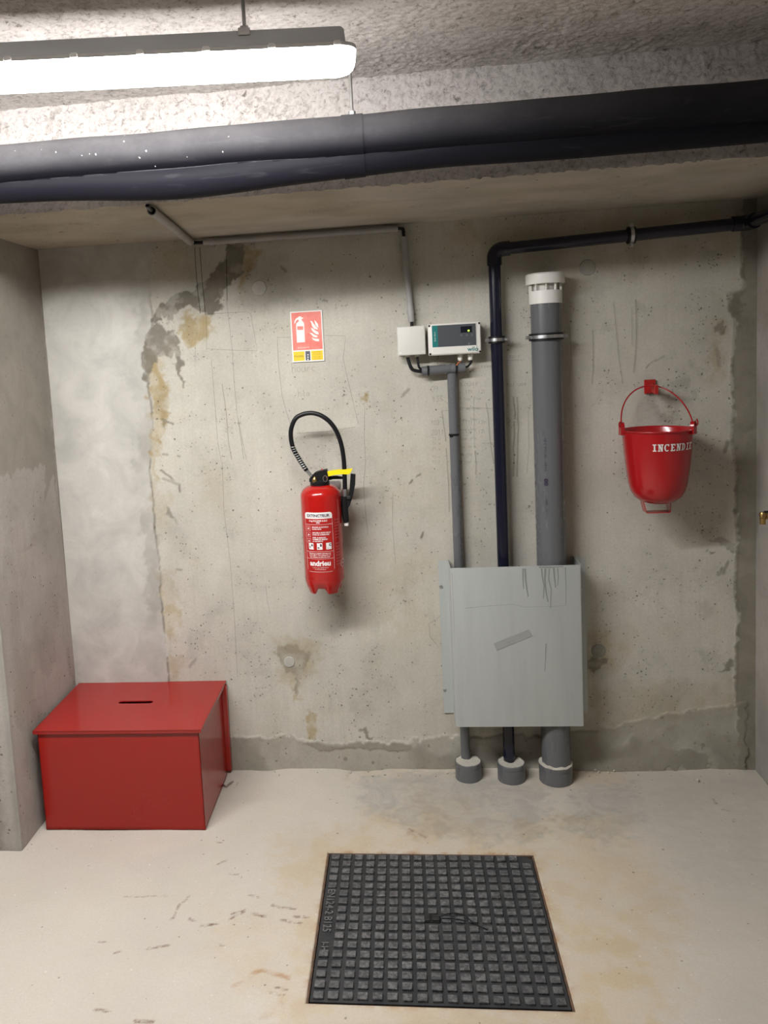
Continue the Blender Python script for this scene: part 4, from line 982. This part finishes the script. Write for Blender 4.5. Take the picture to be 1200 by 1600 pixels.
# ------------------------------------------------------------------ red sand chest
BXc = Vector((-1.2144, -.403, 0)); bw, bd, bh, bth = .5487, .399, .3384, .0091
t = thing('red_chest', 'red painted steel sand chest with a slotted lid standing in the corner', 'chest', BXc, (0, 0, bth))
lip = .006; zt_ = bh - .006
def chest(B):
    x0, x1, y0, y1 = .012, bw - .010, .008, bd - .04; th = .004
    box(B, ((x0 + x1) / 2, y0 + th / 2, (.004 + zt_ - .006) / 2), (x1 - x0, th, zt_ - .010), .001, 1)
    box(B, ((x0 + x1) / 2, y1 - th / 2, (.004 + zt_ - .006) / 2), (x1 - x0, th, zt_ - .010), .001, 1)
    box(B, (x0 + th / 2, (y0 + y1) / 2, (.004 + zt_ - .006) / 2), (th, y1 - y0, zt_ - .010), .001, 1)
    box(B, (x1 - th / 2, (y0 + y1) / 2, (.004 + zt_ - .006) / 2), (th, y1 - y0, zt_ - .010), .001, 1)
    box(B, ((x0 + x1) / 2, (y0 + y1) / 2, .006), (x1 - x0, y1 - y0, .006))
one('body', chest, 'redbox', t)
slot_a, slot_b = at_z(190, 1098, bh) - BXc, at_z(236, 1097, bh) - BXc
def lidf(B):
    outer = [(0, 0), (bw, 0), (bw, bd), (0, bd)]; r = .011; cy2 = (slot_a.y + slot_b.y) / 2; inner = []
    for cx, a0 in ((slot_b.x - .002, -90), (slot_a.x + .002, 90)):
        for k in range(9):
            a = math.radians(a0 + 180 * k / 8); inner.append((cx + r * math.cos(a), cy2 + r * math.sin(a)))
    top_o = [B.verts.new((x, y, bh)) for x, y in outer]; top_i = [B.verts.new((x, y, bh)) for x, y in inner]
    es = [B.edges.new((l[k], l[(k + 1) % len(l)])) for l in (top_o, top_i) for k in range(len(l))]
    fs = bmesh.ops.triangle_fill(B, edges=es, use_beauty=True)['geom']
    ex = bmesh.ops.extrude_face_region(B, geom=[f for f in fs if isinstance(f, bmesh.types.BMFace)])
    for v in [g for g in ex['geom'] if isinstance(g, bmesh.types.BMVert)]: v.co.z -= .0035
    # turned-down edges
    box(B, (bw / 2, .0015, bh - .0055), (bw, .003, .011), .0008, 1); box(B, (.0015, bd / 2, bh - .0055), (.003, bd, .011), .0008, 1); box(B, (bw - .0015, bd / 2, bh - .0055), (.003, bd - .06, .011), .0008, 1)
one('lid', lidf, 'redlid', t, angle=20)
one('rear_panel', lambda B: box(B, (bw / 2, bd - .020, (zt_ - .004) / 2 + .006), (bw + .008, .030, zt_ - .016), .004, 3), 'redbox', t)
one('hinge_strip', lambda B: box(B, (bw / 2, bd - .0375, (zt_ - .004) / 2 + .01), (bw - .02, .006, zt_ - .02), .001, 1), 'redbox', t)
one('feet', lambda B: [box(B, (x, y, .002), (.03, .03, .004)) for x in (.04, bw - .04) for y in (.04, bd - .06)], 'rubber', t)
o = one('wire_offcut', lambda B: tube(B, bez([at_z(345, 1222, .004), at_z(352, 1228, .006), at_z(358, 1224, .006), at_z(364, 1221, .004)], 6), .0028, 8), 'steel'); o['label'] = 'short bent wire lying on the floor by the red chest'; o['category'] = 'wire'

# ------------------------------------------------------------------ safety sign
SX0, SZ0, SW_, SH_ = -.3624, 1.4628, .1085, .1706
t = thing('safety_sign', 'faded red and yellow fire extinguisher sign stuck on the wall', 'sign', (SX0, 0, SZ0))
one('sheet', lambda B: box(B, (SW_ / 2, -.0045, SH_ / 2), (SW_, .0016, SH_)), 'signwhite', t)
TL, TR, BL = Vector((125, 120)), Vector((1000, 75)), Vector((218, 1468))
ex_, ey_ = TR - TL, BL - TL; det = ex_.x * ey_.y - ex_.y * ey_.x
def SG(x, y, o2=0.):
    d = Vector((x, y)) - TL; u = (d.x * ey_.y - d.y * ey_.x) / det; v = (ex_.x * d.y - ex_.y * d.x) / det
    return Vector((u * SW_, -.0056 - o2, (1 - v) * SH_))
def sgpoly(name, pts, mat, o2, par=None): 
    B = bmesh.new(); prism(B, [SG(x, y, o2) for x, y in pts], (0, .0004, 0)); return flat(name, B, mat, par or t)
def sgrect(name, u0, v0, u1, v1, mat, o2):
    B = bmesh.new(); box(B, ((u0 + u1) / 2 * SW_, -.0054 - o2, (1 - (v0 + v1) / 2) * SH_), ((u1 - u0) * SW_, .0004, (v1 - v0) * SH_)); return flat(name, B, mat, t)
sgrect('red_field', .035, .022, .965, .765, 'signred', .0)
sgrect('yellow_field', .035, .79, .385, .975, 'signyellow', .0)
sgrect('grey_field', .415, .79, .565, .975, 'signgrey', .0)
sgrect('yellow_field', .60, .79, .965, .975, 'signyellow', .0)
pic = sgpoly('extinguisher_symbol', [(330, 935), (300, 470), (310, 420), (370, 370), (365, 330), (330, 330), (300, 360), (280, 400), (270, 430), (250, 420), (260, 350), (300, 290), (350, 265), (370, 240), (430, 240), (450, 265), (500, 275), (480, 305), (450, 310), (460, 350), (500, 390), (520, 430), (552, 925)], 'signwhite', .0005)
sgpoly('symbol_band', [(330, 505), (495, 498), (497, 595), (335, 600)], 'signred', .001, pic)
for k, pts in enumerate([[(800, 335), (850, 380), (905, 450), (912, 545), (870, 520), (830, 460)], [(682, 360), (740, 370), (790, 440), (850, 520), (905, 580), (880, 590), (800, 570), (740, 500), (720, 420)], [(712, 535), (760, 560), (820, 610), (915, 660), (925, 725), (850, 710), (780, 660), (735, 610)], [(672, 675), (740, 680), (800, 725), (905, 770), (870, 800), (790, 790), (735, 735)], [(738, 790), (790, 825), (860, 835), (935, 840), (938, 905), (850, 900), (770, 860)]]):
    sgpoly('flame', pts, 'signwhite', .0005)
def sgtext(body, x, y, size, mat, bold=0., squeeze=1.):
    B = bmesh.new(); p = SG(x, y, .0007); text_bm(B, body, size, lambda a, b, c: Vector((p.x + a, p.y, p.z + b)), bold=bold, squeeze=squeeze); flat('lettering', B, mat, t)
sgtext('Extincteur N', 510, 1070, .0075, 'printpale', .0002); sgtext('POUDRE', 385, 1305, .0088, 'printolive', .0002, .95)
for yy in (1185, 1240, 1315, 1365): sgtext('ne pas utiliser' if yy == 1315 else 'en cas de feu', 890, yy, .0048, 'printolive')
for yy in (1262, 1325, 1385):
    p = SG(638, yy, .0006); B = bmesh.new(); lathe(B, [(0, 0), (.0022, 0), (.0024, .0005)], p, 14, 'y'); flat('dot', B, 'signwhite', t)

# ------------------------------------------------------------------ fire extinguisher
EY, ER = -.112, .0672
ec = at_y(500, 800, EY).x * .35 + at_y(506, 860, EY).x * .65 + .001
ez0, ez1 = at_y(507, 926, EY - .03).z, at_y(503, 755, EY).z
t = thing('fire_extinguisher', 'red fire extinguisher with black hose and yellow lever hanging on the wall', 'extinguisher', (ec, EY, ez0))
EH = ez1 - ez0
prof = [(0, .030), (.035, .024), (.058, .030), (ER - .002, .046), (ER, .060), (ER, EH - .040)]
for k in range(1, 9):
    a = math.radians(90 * k / 8 * .9); prof.append((.022 + (ER - .022) * math.cos(a), EH - .040 + .036 * math.sin(a)))
prof += [(.026, EH + .002), (.022, EH + .008), (0, EH + .008)]
body = one('cylinder', lambda B: lathe(B, prof, (0, 0, 0), 64), 'red', t, angle=50)
def foot(B):
    n = 96; rings = []
    for j, (r, f) in enumerate([(ER - .0005, 0), (ER - .001, .25), (ER - .004, .5), (ER - .010, .8), (ER - .014, 1.), (ER - .016, 1.), (ER - .012, .8), (ER - .006, .5), (ER - .004, 0)]):
        ring = []
        for k in range(n):
            a = 2 * math.pi * k / n; lobes = .5 + .5 * math.cos(a * 4 + .6)
            low = .019 * sstep(.35, .9, np.array(lobes)).item()
            ring.append(B.verts.new((r * math.cos(a), r * math.sin(a), .052 * (1 - f) + f * low)))
        rings.append(ring)
    for a_, b_ in zip(rings[:-1], rings[1:]):
        for k in range(n): B.faces.new((a_[k], a_[(k + 1) % n], b_[(k + 1) % n], b_[k]))
one('foot_ring', foot, 'red', t, angle=60)
# label wrapped on the cylinder: u = arc length from label centre, v = height
LA = -.10
lz1, lz0 = at_y(498, 801, EY - ER).z - ez0, at_y(507, 894, EY - ER).z - ez0
LWd, LHt = .049, lz1 - lz0
def onc(u, v, off=.0006): a = LA + u / ER; return Vector(((ER + off) * math.sin(a), -(ER + off) * math.cos(a), v))
def curved(B, u0, v0, u1, v1, off, n=14, rad=0.):
    us = np.linspace(u0, u1, n)
    def vv(u):
        if rad <= 0: return v0, v1
        e = min(u - u0, u1 - u); 
        if e >= rad: return v0, v1
        h_ = rad - math.sqrt(max(0, rad ** 2 - (rad - e) ** 2)); return v0 + h_, v1 - h_
    if rad: us = np.unique(np.concatenate([us, u0 + rad * np.array([0.02, .12, .3, .6]), u1 - rad * np.array([0.02, .12, .3, .6])]))
    rows = [(B.verts.new(onc(u, vv(u)[0], off)), B.verts.new(onc(u, vv(u)[1], off))) for u in us]
    for a_, b_ in zip(rows[:-1], rows[1:]): B.faces.new((a_[0], b_[0], b_[1], a_[1]))
B = bmesh.new(); curved(B, -LWd, lz0, LWd, lz1, .0005, 18, .010); lab = from_bm('label', B, 'labelwhite', t)
B = bmesh.new(); hd = lz1 - .021; curved(B, -LWd + .0012, lz0 + .0012, LWd - .0012, hd, .0008, 18, .0); B2 = B
o = from_bm('label_field', B, 'labelred', lab)
B = bmesh.new()
for f0 in (.80, .345, .225): curved(B, -LWd + .001, lz0 + LHt * f0 - .0004, LWd - .001, lz0 + LHt * f0 + .0004, .0011)
for k in range(3):
    u0, v0 = -LWd + .006, lz0 + LHt * (.695 - .105 * k); s_ = .0155; w_ = .0006
    for q in ((u0, v0, u0 + s_, v0 + w_), (u0, v0 + s_ - w_, u0 + s_, v0 + s_), (u0, v0, u0 + w_, v0 + s_), (u0 + s_ - w_, v0, u0 + s_, v0 + s_)): curved(B, *q, .0011, 4)
    curved(B, u0 + .004, v0 + .005, u0 + .011, v0 + .0075, .0011, 4); curved(B, u0 + .007, v0 + .005, u0 + .0095, v0 + .011, .0011, 4)
flat('label_lines', B, 'labelwhite', lab)
def ltext(B, body, u, f, size, align='CENTER', bold=0., sq=1.): text_bm(B, body, size, lambda x, y, z: onc(u + x, lz0 + LHt * f + y, .0012), align=align, bold=bold, squeeze=sq)
B = bmesh.new(); ltext(B, 'EXTINCTEUR', 0, .945, .0128, bold=.0003, sq=1.0); flat('label_heading', B, 'labelnavy', lab)
B = bmesh.new()
for k, ch in enumerate('ABC'):
    ltext(B, ch, -.029 + k * .030 + .005, .452, .0105, bold=.0006)
    ltext(B, ('^', 'o', '.')[k], -.032 + k * .030, .415, .010, bold=.0006)
o1 = flat('fire_class_letters', B, 'labelnavy', lab); o1['kind'] = 'stuff'
for v in o1.data.vertices: v.co += Vector((v.co.x, v.co.y, 0)).normalized() * .0005
B = bmesh.new()
for k in range(3): curved(B, -.037 + k * .030, lz0 + LHt * .38, -.019 + k * .030, lz0 + LHt * .49, .0013, 5)
flat('fire_class_square', B, 'labelwhite', lab)
B = bmesh.new()
ltext(B, '6 kg POUDRE A.B.C', 0, .86, .0072, bold=.0003); ltext(B, 'AP06', 0, .828, .0055, bold=.0002)
for f, tx in ((.755, 'ENLEVER LA GOUPILLE'), (.722, 'DE SECURITE'), (.662, 'APPUYER A FOND SUR LE'), (.629, 'LEVIER DE COMMANDE'), (.580, 'VISER LA BASE DES'), (.550, 'FLAMMES ET PRESSER'), (.520, 'LA GACHETTE')): ltext(B, tx, -LWd + .028, f, .0058, 'LEFT', .0002, .92)
for f, tx in ((.315, 'Utilisable sur installation electrique sous'), (.285, 'tension 1000 V. Tenir a distance de 1 m'), (.255, 'apres utilisation en milieu clos, aerer')): ltext(B, tx, 0, f, .0052, bold=.00015, sq=.88)
ltext(B, 'andrieu', 0, .145, .0235, bold=.0009, sq=1.0); ltext(B, '1 rue de la gare 36250 Niherne', 0, .075, .0048, sq=.9); ltext(B, 'Tel 02 54 29 60 60', 0, .045, .0048)
o = flat('label_lettering', B, 'labelwhite', lab); o['kind'] = 'stuff'
# side label in small print, and round approval mark
B = bmesh.new(); LA0 = LA
for k in range(16):
    f = .10 + .05 * k
    if k == 8: continue
    curved(B, LWd + .008, lz0 + LHt * f, LWd + .026, lz0 + LHt * f + .0022, .0008, 5)
o = flat('side_print', B, 'sideprint', t); o['kind'] = 'stuff'
B = bmesh.new()
for k in range(28):
    a0_, a1_ = 2 * math.pi * k / 28, 2 * math.pi * (k + 1) / 28; cu0, cv0 = .090, lz0 + LHt * .10
    q = [onc(cu0 + r_ * math.cos(a_), cv0 + r_ * math.sin(a_), .0008) for r_, a_ in ((.012, a0_), (.0132, a0_), (.0132, a1_), (.012, a1_))]; B.faces.new([B.verts.new(p) for p in q])
text_bm(B, 'NF', .009, lambda x, y, z: onc(cu0 + x, cv0 + y, .0008)); flat('approval_mark', B, 'labelwhite', t)
# valve head
def EP(px, py, dy=0.): return at_y(px, py, EY + dy) - Vector((ec, EY, ez0))
one('neck_ring', lambda B: lathe(B, [(0, EH - .008), (.031, EH - .008), (.0325, EH - .003), (.0325, EH + .008), (.029, EH + .011), (0, EH + .011)], (0, 0, 0), 32), 'rubber', t)
hp = [EP(484, 752), EP(484, 747), EP(492, 738), EP(500, 735), EP(511, 733), EP(513, 741), EP(514, 751)]
one('valve_body', lambda B: prism(B, [p + Vector((0, -.016, 0)) for p in hp], (0, .032, 0)), 'rubber', t)
lv = [EP(509, 737), EP(520, 734.5), EP(536, 733), EP(551, 732), EP(549, 736), EP(546, 740.5), EP(535, 740), EP(522, 741.5), EP(511, 744)]
one('lever', lambda B: prism(B, [p + Vector((0, -.014, 0)) for p in lv], (0, .022, 0)), 'yellow', t)
lv2 = [EP(512, 745), EP(525, 744), EP(536, 746), EP(536, 749), EP(520, 749), EP(512, 751)]
one('carrying_handle', lambda B: prism(B, [p + Vector((0, .004, 0)) for p in lv2], (0, .014, 0)), 'rubber', t)
bc = EP(492, 752, -.02)
one('pressure_cap', lambda B: lathe(B, [(.0085, -.004), (.0085, .006), (.006, .009), (.0055, .013), (.003, .016), (0, .017)], bc, 16), 'brass', t)
pr_ = EP(508, 748, -.028)
def torus(B, c, R_, r_, n=24, m_=8):
    tube(B, [Vector(c) + Vector((R_ * math.cos(2 * math.pi * k / n) * .8, -.004 * math.sin(2 * math.pi * k / n), R_ * 1.25 * math.sin(2 * math.pi * k / n))) for k in range(n + 1)], r_, m_, cap=False)
one('pin_ring', lambda B: torus(B, pr_, .0085, .0011), 'zinc', t)
one('safety_pin', lambda B: cyl(B, EP(502, 732, -.01), EP(507, 738, -.012), .0016, 8), 'redhook', t)
# hose, spring guard, couplings
one('coupling', lambda B: tube(B, [EP(489, 746), EP(484, 741), EP(478, 733)], .006, 14, radii=[.0065, .0055, .0065]), 'zinc', t)
hose_px = [(479, 735), (474, 728), (466, 715), (458, 700), (454.5, 683), (455.5, 668), (462, 654), (473, 647.5), (487, 645.5), (501, 649), (514, 658), (524, 671), (531, 687), (535, 703), (537.5, 722), (538.5, 745), (539, 768)]
hose_pts = bez([EP(x, y, -.012 * math.sin(math.pi * k / 16)) for k, (x, y) in enumerate(hose_px)], 6)
one('hose', lambda B: tube(B, hose_pts, .0076, 16), 'cable', t)
def coil(B):
    base = hose_pts[2:20]; L_ = [0]
    for a_, b_ in zip(base[:-1], base[1:]): L_.append(L_[-1] + (b_ - a_).length)
    pts = []; turns = 11; N_ = turns * 14
    for k in range(N_ + 1):
        s_ = L_[-1] * k / N_; j = max(i for i in range(len(L_)) if L_[i] <= s_ + 1e-9); j = min(j, len(base) - 2)
        f = (s_ - L_[j]) / (L_[j + 1] - L_[j]); p = base[j].lerp(base[j + 1], f); d = base[j + 1] - base[j]; x_, y_ = frame(d); a = 2 * math.pi * k / 14
        pts.append(p + (x_ * math.cos(a) + y_ * math.sin(a)) * .0086)
    tube(B, pts, .0014, 6)
one('spring_guard', coil, 'zinc', t, angle=60)
one('ferrule', lambda B: tube(B, [EP(538.6, 764), EP(539, 776)], .0088, 16), 'zinc', t)
one('nozzle_gun', lambda B: tube(B, bez([EP(538.5, 775), EP(538.5, 790), EP(539.5, 805), EP(541, 816)], 5), .011, 16, radii=[.0115] * 10 + [.0115, .0112, .011, .0108, .0105, .0095]), 'rubber', t)
one('trigger', lambda B: prism(B, [p + Vector((0, -.007, 0)) for p in (EP(548, 740), EP(555.5, 741), EP(555, 757), EP(551, 776), EP(547, 789), EP(543, 795), EP(541, 786), EP(546, 768))], (0, .014, 0)), 'rubber', t)
one('trigger_pivot', lambda B: box(B, EP(545, 777, -.006), (.014, .016, .012), .002, 2), 'blackdot', t)
one('nozzle_tip', lambda B: tube(B, [EP(541, 814), EP(541.3, 821)], .0075, 14), 'whitepvc', t)
# wall bracket behind; its plate also stands in for the handle's shadow
t = thing('extinguisher_bracket', 'grey steel wall bracket behind the fire extinguisher neck', 'bracket', (ec, 0, ez0 + EH))
bL, bR = at_y(512, 757, -.01).x - ec, at_y(533, 757, -.01).x - ec
one('back_plate', lambda B: box(B, (.022, -.0065, -.022), (.075, .003, .026), .001, 1), 'steel', t)
one('arm', lambda B: box(B, (.0, -.030, -.010), (.024, .048, .004), .001, 1), 'steel', t)
one('hose_clip', lambda B: box(B, (at_y(539, 782, -.06).x - ec, -.045, at_y(539, 782, -.06).z - ez0 - EH), (.012, .078, .010), .001, 1), 'rubber', t)

# ------------------------------------------------------------------ fire bucket and hook
BY = -.128
bcx = at_y(1027, 690, BY).x; rim_z = at_y(1027, 671, BY).z; bot_z = at_y(1027, 786, BY).z
t = thing('fire_bucket', 'red fire bucket marked in white hanging by its wire handle', 'bucket', (bcx, BY, bot_z))
HB = rim_z - bot_z; RR = (at_y(1083, 670, BY).x - at_y(971, 670, BY).x) / 2
outer = [(0, 0), (.030, .001), (.052, .008), (.070, .022), (.0815, .042), (.0875, .064), (.0935, HB * .45), (.0995, HB * .68), (RR - .003, HB - .004)]
inner = [(r - .0015, z + .002) if r > .01 else (0, z + .0018) for r, z in outer][::-1]
one('shell', lambda B: lathe(B, outer + [(RR, HB - .003), (RR + .0015, HB), (RR, HB + .0025), (RR - .003, HB + .001)] + inner, (0, 0, 0), 72), 'redbucket', t, angle=50)
one('rim', lambda B: tube(B, [Vector((RR * math.cos(2 * math.pi * k / 64), RR * math.sin(2 * math.pi * k / 64), HB)) for k in range(65)], .0026, 8, cap=False), 'redbucket', t)
earA = [math.radians(183), math.radians(-38)]
ears = []
for a in earA:
    p = Vector((math.cos(a) * (RR + .001), math.sin(a) * (RR + .001), HB)); ears.append(p); tn = Vector((-math.sin(a), math.cos(a), 0)); nn = Vector((math.cos(a), math.sin(a), 0))
    def earf(B):
        pts = [p + tn * -.013 + Vector((0, 0, -.012)), p + tn * .013 + Vector((0, 0, -.012))] + [p + tn * (.013 * math.cos(math.radians(q))) + Vector((0, 0, .010 + .018 * math.sin(math.radians(q)))) for q in range(0, 181, 20)]
        prism(B, [q - nn * .006 for q in pts], nn * .012)
    e = one('ear', earf, 'redbucket', t, angle=50)
    one('rivet', lambda B: tube(B, [p + Vector((0, 0, .006)), p + nn * .006 + Vector((0, 0, .006))], .003, 10), 'redhook', e)
top = at_y(1028, 602, -.05) - Vector((bcx, BY, bot_z))
hk = []
for k in range(25):
    f = k / 24; a = math.pi * f
    base = ears[0].lerp(ears[1], f); mid = (ears[0] + ears[1]) / 2; c_ = (1 - math.cos(a)) / 2
    p = ears[0].lerp(ears[1], c_) + Vector((0, 0, .016)); s_ = math.sin(a)
    hk.append(p + Vector((.012 * s_, (top.y - mid.y) * s_ * .98, (top.z - HB - .016) * s_)))
out0 = [ears[0] + Vector((-.004, -.006, .032)), ears[0] + Vector((-.009, -.004, .024)), ears[0] + Vector((-.006, -.002, .012))]
out1 = [ears[1] + Vector((.006, 0, .012)), ears[1] + Vector((.014, .002, .020)), ears[1] + Vector((.010, 0, .034))]
one('handle', lambda B: tube(B, bez(out0 + hk + out1, 3), .0022, 10), 'redbucket', t, angle=60)
fz0 = at_y(1027, 800, BY).z - bot_z; fl, fr_ = at_y(1006, 795, BY).x - bcx, at_y(1045, 795, BY).x - bcx
def strap(B):
    y0, y1 = -.020, .020
    pts = [(fl - .010, .020), (fl - .006, .006), (fl + .002, fz0 + .002), (fl + .006, fz0), (fr_ - .003, fz0), (fr_, fz0 + .003), (fr_ + .001, .012), (fr_ + .003, .020)]
    th = .0022; lo = []
    for k, (x, z) in enumerate(pts):
        d = (Vector(pts[min(k + 1, len(pts) - 1)]) - Vector(pts[max(k - 1, 0)])).normalized(); nn = Vector((-d.y, d.x)) * th
        lo.append([B.verts.new((x, y0, z)), B.verts.new((x, y1, z)), B.verts.new((x + nn.x, y1, z + nn.y)), B.verts.new((x + nn.x, y0, z + nn.y))])
    for a_, b_ in zip(lo[:-1], lo[1:]):
        for k in range(4): B.faces.new((a_[k], a_[(k + 1) % 4], b_[(k + 1) % 4], b_[k]))
    B.faces.new(lo[0]); B.faces.new(lo[-1][::-1])
one('foot_handle', strap, 'redbucket', t)
# slab-serif lettering built from strokes on a 4 x 6 cell
SL = {'I': ([(1.2, 0, 2.4, 6), (.4, 0, 3.2, .9), (.4, 5.1, 3.2, 6)], []), 'E': ([(.7, 0, 1.9, 6), (.1, 0, 3.9, .9), (.1, 5.1, 3.9, 6), (1.9, 2.6, 3.0, 3.4), (3.2, .9, 3.9, 1.8), (3.2, 4.2, 3.9, 5.1)], []),
      'N': ([(.6, 0, 1.4, 6), (3.0, 0, 3.8, 6), (.0, 0, 2.0, .8), (2.4, 5.2, 4.4, 6), (.0, 5.2, 1.4, 6)], [[(.6, 6), (1.9, 6), (3.8, 0), (2.6, 0)]]), 'C': (None, 'arc'), 'D': ([(.6, 0, 1.8, 6), (.0, 0, 2., .9), (.0, 5.1, 2., 6)], 'darc')}
def cone(u, v):
    z = HB * .80 + v; r = .0995 + (RR - .0995) * (z / HB - .68) / .32 + .0008; a = u / .103
    return Vector((r * math.sin(a), -r * math.cos(a), z))
B = bmesh.new(); u = -.0440; k = .0222 / 6
def strip(B, P):
    """quad with subdivisions along u"""
    n = 4
    for i in range(n):
        f0, f1 = i / n, (i + 1) / n
        q = [Vector(P[0]).lerp(Vector(P[1]), f0), Vector(P[0]).lerp(Vector(P[1]), f1), Vector(P[3]).lerp(Vector(P[2]), f1), Vector(P[3]).lerp(Vector(P[2]), f0)]
        B.faces.new([B.verts.new(cone(u + p.x * k, (p.y - 3) * k)) for p in q])
def arcs(B, cx, cy, rx, ry, w, a0, a1, n=16):
    for i in range(n):
        t0, t1 = math.radians(a0 + (a1 - a0) * i / n), math.radians(a0 + (a1 - a0) * (i + 1) / n)
        q = [(cx + rx * math.cos(t0), cy + ry * math.sin(t0)), (cx + rx * math.cos(t1), cy + ry * math.sin(t1)), (cx + (rx - w) * math.cos(t1), cy + (ry - w * .7) * math.sin(t1)), (cx + (rx - w) * math.cos(t0), cy + (ry - w * .7) * math.sin(t0))]
        B.faces.new([B.verts.new(cone(u + x * k, (y - 3) * k)) for x, y in q])
for ch in 'INCENDIE':
    rects, extra = SL[ch]
    for r_ in rects or []: strip(B, [(r_[0], r_[1], 0), (r_[2], r_[1], 0), (r_[2], r_[3], 0), (r_[0], r_[3], 0)])
    if extra == 'arc': arcs(B, 2.1, 3, 2.1, 3.1, 1.15, 45, 315); strip(B, [(3.1, 4.2, 0), (3.8, 4.2, 0), (3.8, 6, 0), (3.1, 6, 0)])
    elif extra == 'darc': arcs(B, 1.6, 3, 2.3, 3., 1.15, -90, 90)
    else:
        for p_ in extra: strip(B, [(x, y, 0) for x, y in p_])
    u += k * (4.9 if ch != 'I' else 4.2)
flat('lettering', B, 'labelwhite', t)
hc = at_y(1015, 604, -.004)
t = thing('bucket_hook', 'small red steel hook on the wall holding the bucket handle', 'hook', (hc.x, 0, hc.z))
one('back_plate', lambda B: box(B, (0, -.0065, .0), (.036, .004, .046), .001, 1), 'redhook', t)
hookp = [(-.006, -.010), (-.075, -.022), (-.078, .006), (-.070, .008), (-.064, -.008), (-.045, -.006), (-.006, .016)]
one('prong', lambda B: prism(B, [(-.004, y, z) for y, z in hookp], (.010, 0, 0)), 'redhook', t)

# ------------------------------------------------------------------ brass tap on the right wall
tp = Vector((XR, -.135, at_y(1194, 806, -.135).z))
t = thing('brass_tap', 'small brass tap fixed to the side wall beyond the bucket', 'tap', tp)
one('stem', lambda B: lathe(B, [(0, -.002), (.011, -.002), (.011, -.008), (.007, -.010), (.007, -.040), (0, -.040)], (0, 0, 0), 18, 'x'), 'brass', t)
one('hexagon', lambda B: lathe(B, [(0, -.016), (.0115, -.016), (.0115, -.026), (0, -.026)], (0, 0, 0), 6, 'x'), 'brass', t)
one('spout', lambda B: lathe(B, [(0, .012), (.008, .012), (.0105, .007), (.0105, -.004), (.0085, -.006), (.0085, -.026), (.006, -.027), (.006, -.020), (0, -.020)], (-.034, 0, 0), 18), 'brass', t)
one('lever', lambda B: box(B, (-.018, -.006, .014), (.030, .008, .005), .0015, 2), 'rubber', t)

# ------------------------------------------------------------------ cast iron hatch in the floor
t = thing('manhole_cover', 'square black cast iron hatch with raised studs set in the floor', 'manhole cover', COVER_C, (0, 0, COVER_A))
hw, hd_ = COVER_W / 2, COVER_D / 2
one('frame', lambda B: [box(B, (sx * (hw - .0032), 0, -.0165), (.005, 2 * hd_ - .002, .026), .0008, 1) for sx in (-1, 1)] + [box(B, (0, sy * (hd_ - .0032), -.0165), (2 * hw - .012, .005, .026), .0008, 1) for sy in (-1, 1)], 'rust', t)
pw, pd = hw - .0085, hd_ - .0085
def plate(B):
    c = .016; pts = [(-pw, -pd), (pw, -pd), (pw, pd - c), (pw - c, pd), (-pw, pd)]
    prism(B, [(x, y, -.030) for x, y in pts], (0, 0, .0275))
pl = one('plate', plate, 'iron', t, smooth=False)
B = bmesh.new(); box(B, (0, 0, .0), (.0238, .0222, .0085), .0011, 1); bmesh.ops.recalc_face_normals(B, faces=B.faces[:])
me = bpy.data.meshes.new('stud'); B.to_mesh(me); B.free(); me.materials.append(M['stud'])
NC, NR = 17, 17; random.seed(3)
for j in range(NR):
    for i in range(NC):
        if i == 0 and 5 <= j <= 11: continue
        if (i, j) in ((8, 8),): continue
        if i == NC - 1 and j == 0: continue
        o = bpy.data.objects.new('stud', me); link(o, t)
        o.location = (-pw + .019 + i * (2 * pw - .038) / (NC - 1), pd - .018 - j * (2 * pd - .036) / (NR - 1), -.0002 - random.uniform(0, .0012))
        o.rotation_euler = (random.uniform(-.02, .02), random.uniform(-.02, .02), random.uniform(-.03, .03)); s_ = random.uniform(.93, 1.04); o.scale = (s_, s_, 1)
B = bmesh.new()
text_bm(B, 'EN124-2 B125', .030, lambda x, y, z: Vector((-pw + .018 + y, pd - .255 - x, -.001 + z)), extrude=.0022, bold=.0003, squeeze=.98)
from_bm('raised_lettering', B, 'ironletter', t, smooth=False); B = bmesh.new()
text_bm(B, 'I-HD', .026, lambda x, y, z: Vector((-pw + .018 + y, pd - .405 - x, -.001 + z)), extrude=.0022, bold=.0003)
from_bm('raised_lettering', B, 'ironletter', t, smooth=False)
ky = pd - .018 - 8 * (2 * pd - .036) / (NR - 1); kc = Vector((-.004, ky + .003, 0))
one('key_slot', lambda B: box(B, (kc.x, kc.y, -.0015), (.046, .026, .003), .003, 2), 'void', t)
one('key_plug', lambda B: (box(B, (kc.x + .012, kc.y, .001), (.020, .018, .006), .002, 2), box(B, (kc.x - .012, kc.y, .0005), (.018, .020, .005), .002, 2)), 'blackdot', t)
one('wire_loop', lambda B: tube(B, bez([(kc.x + .02, kc.y + .004, .004), (kc.x + .05, kc.y + .011, .010), (kc.x + .085, kc.y + .006, .009), (kc.x + .102, kc.y - .014, .006), (kc.x + .118, kc.y - .030, .006), (kc.x + .140, kc.y - .045, .006)], 6), .0014, 8), 'cable', t)
one('wire_loop', lambda B: tube(B, bez([(kc.x + .02, kc.y - .002, .004), (kc.x + .055, kc.y - .006, .007), (kc.x + .090, kc.y - .014, .007)], 6), .0012, 8), 'cable', t)
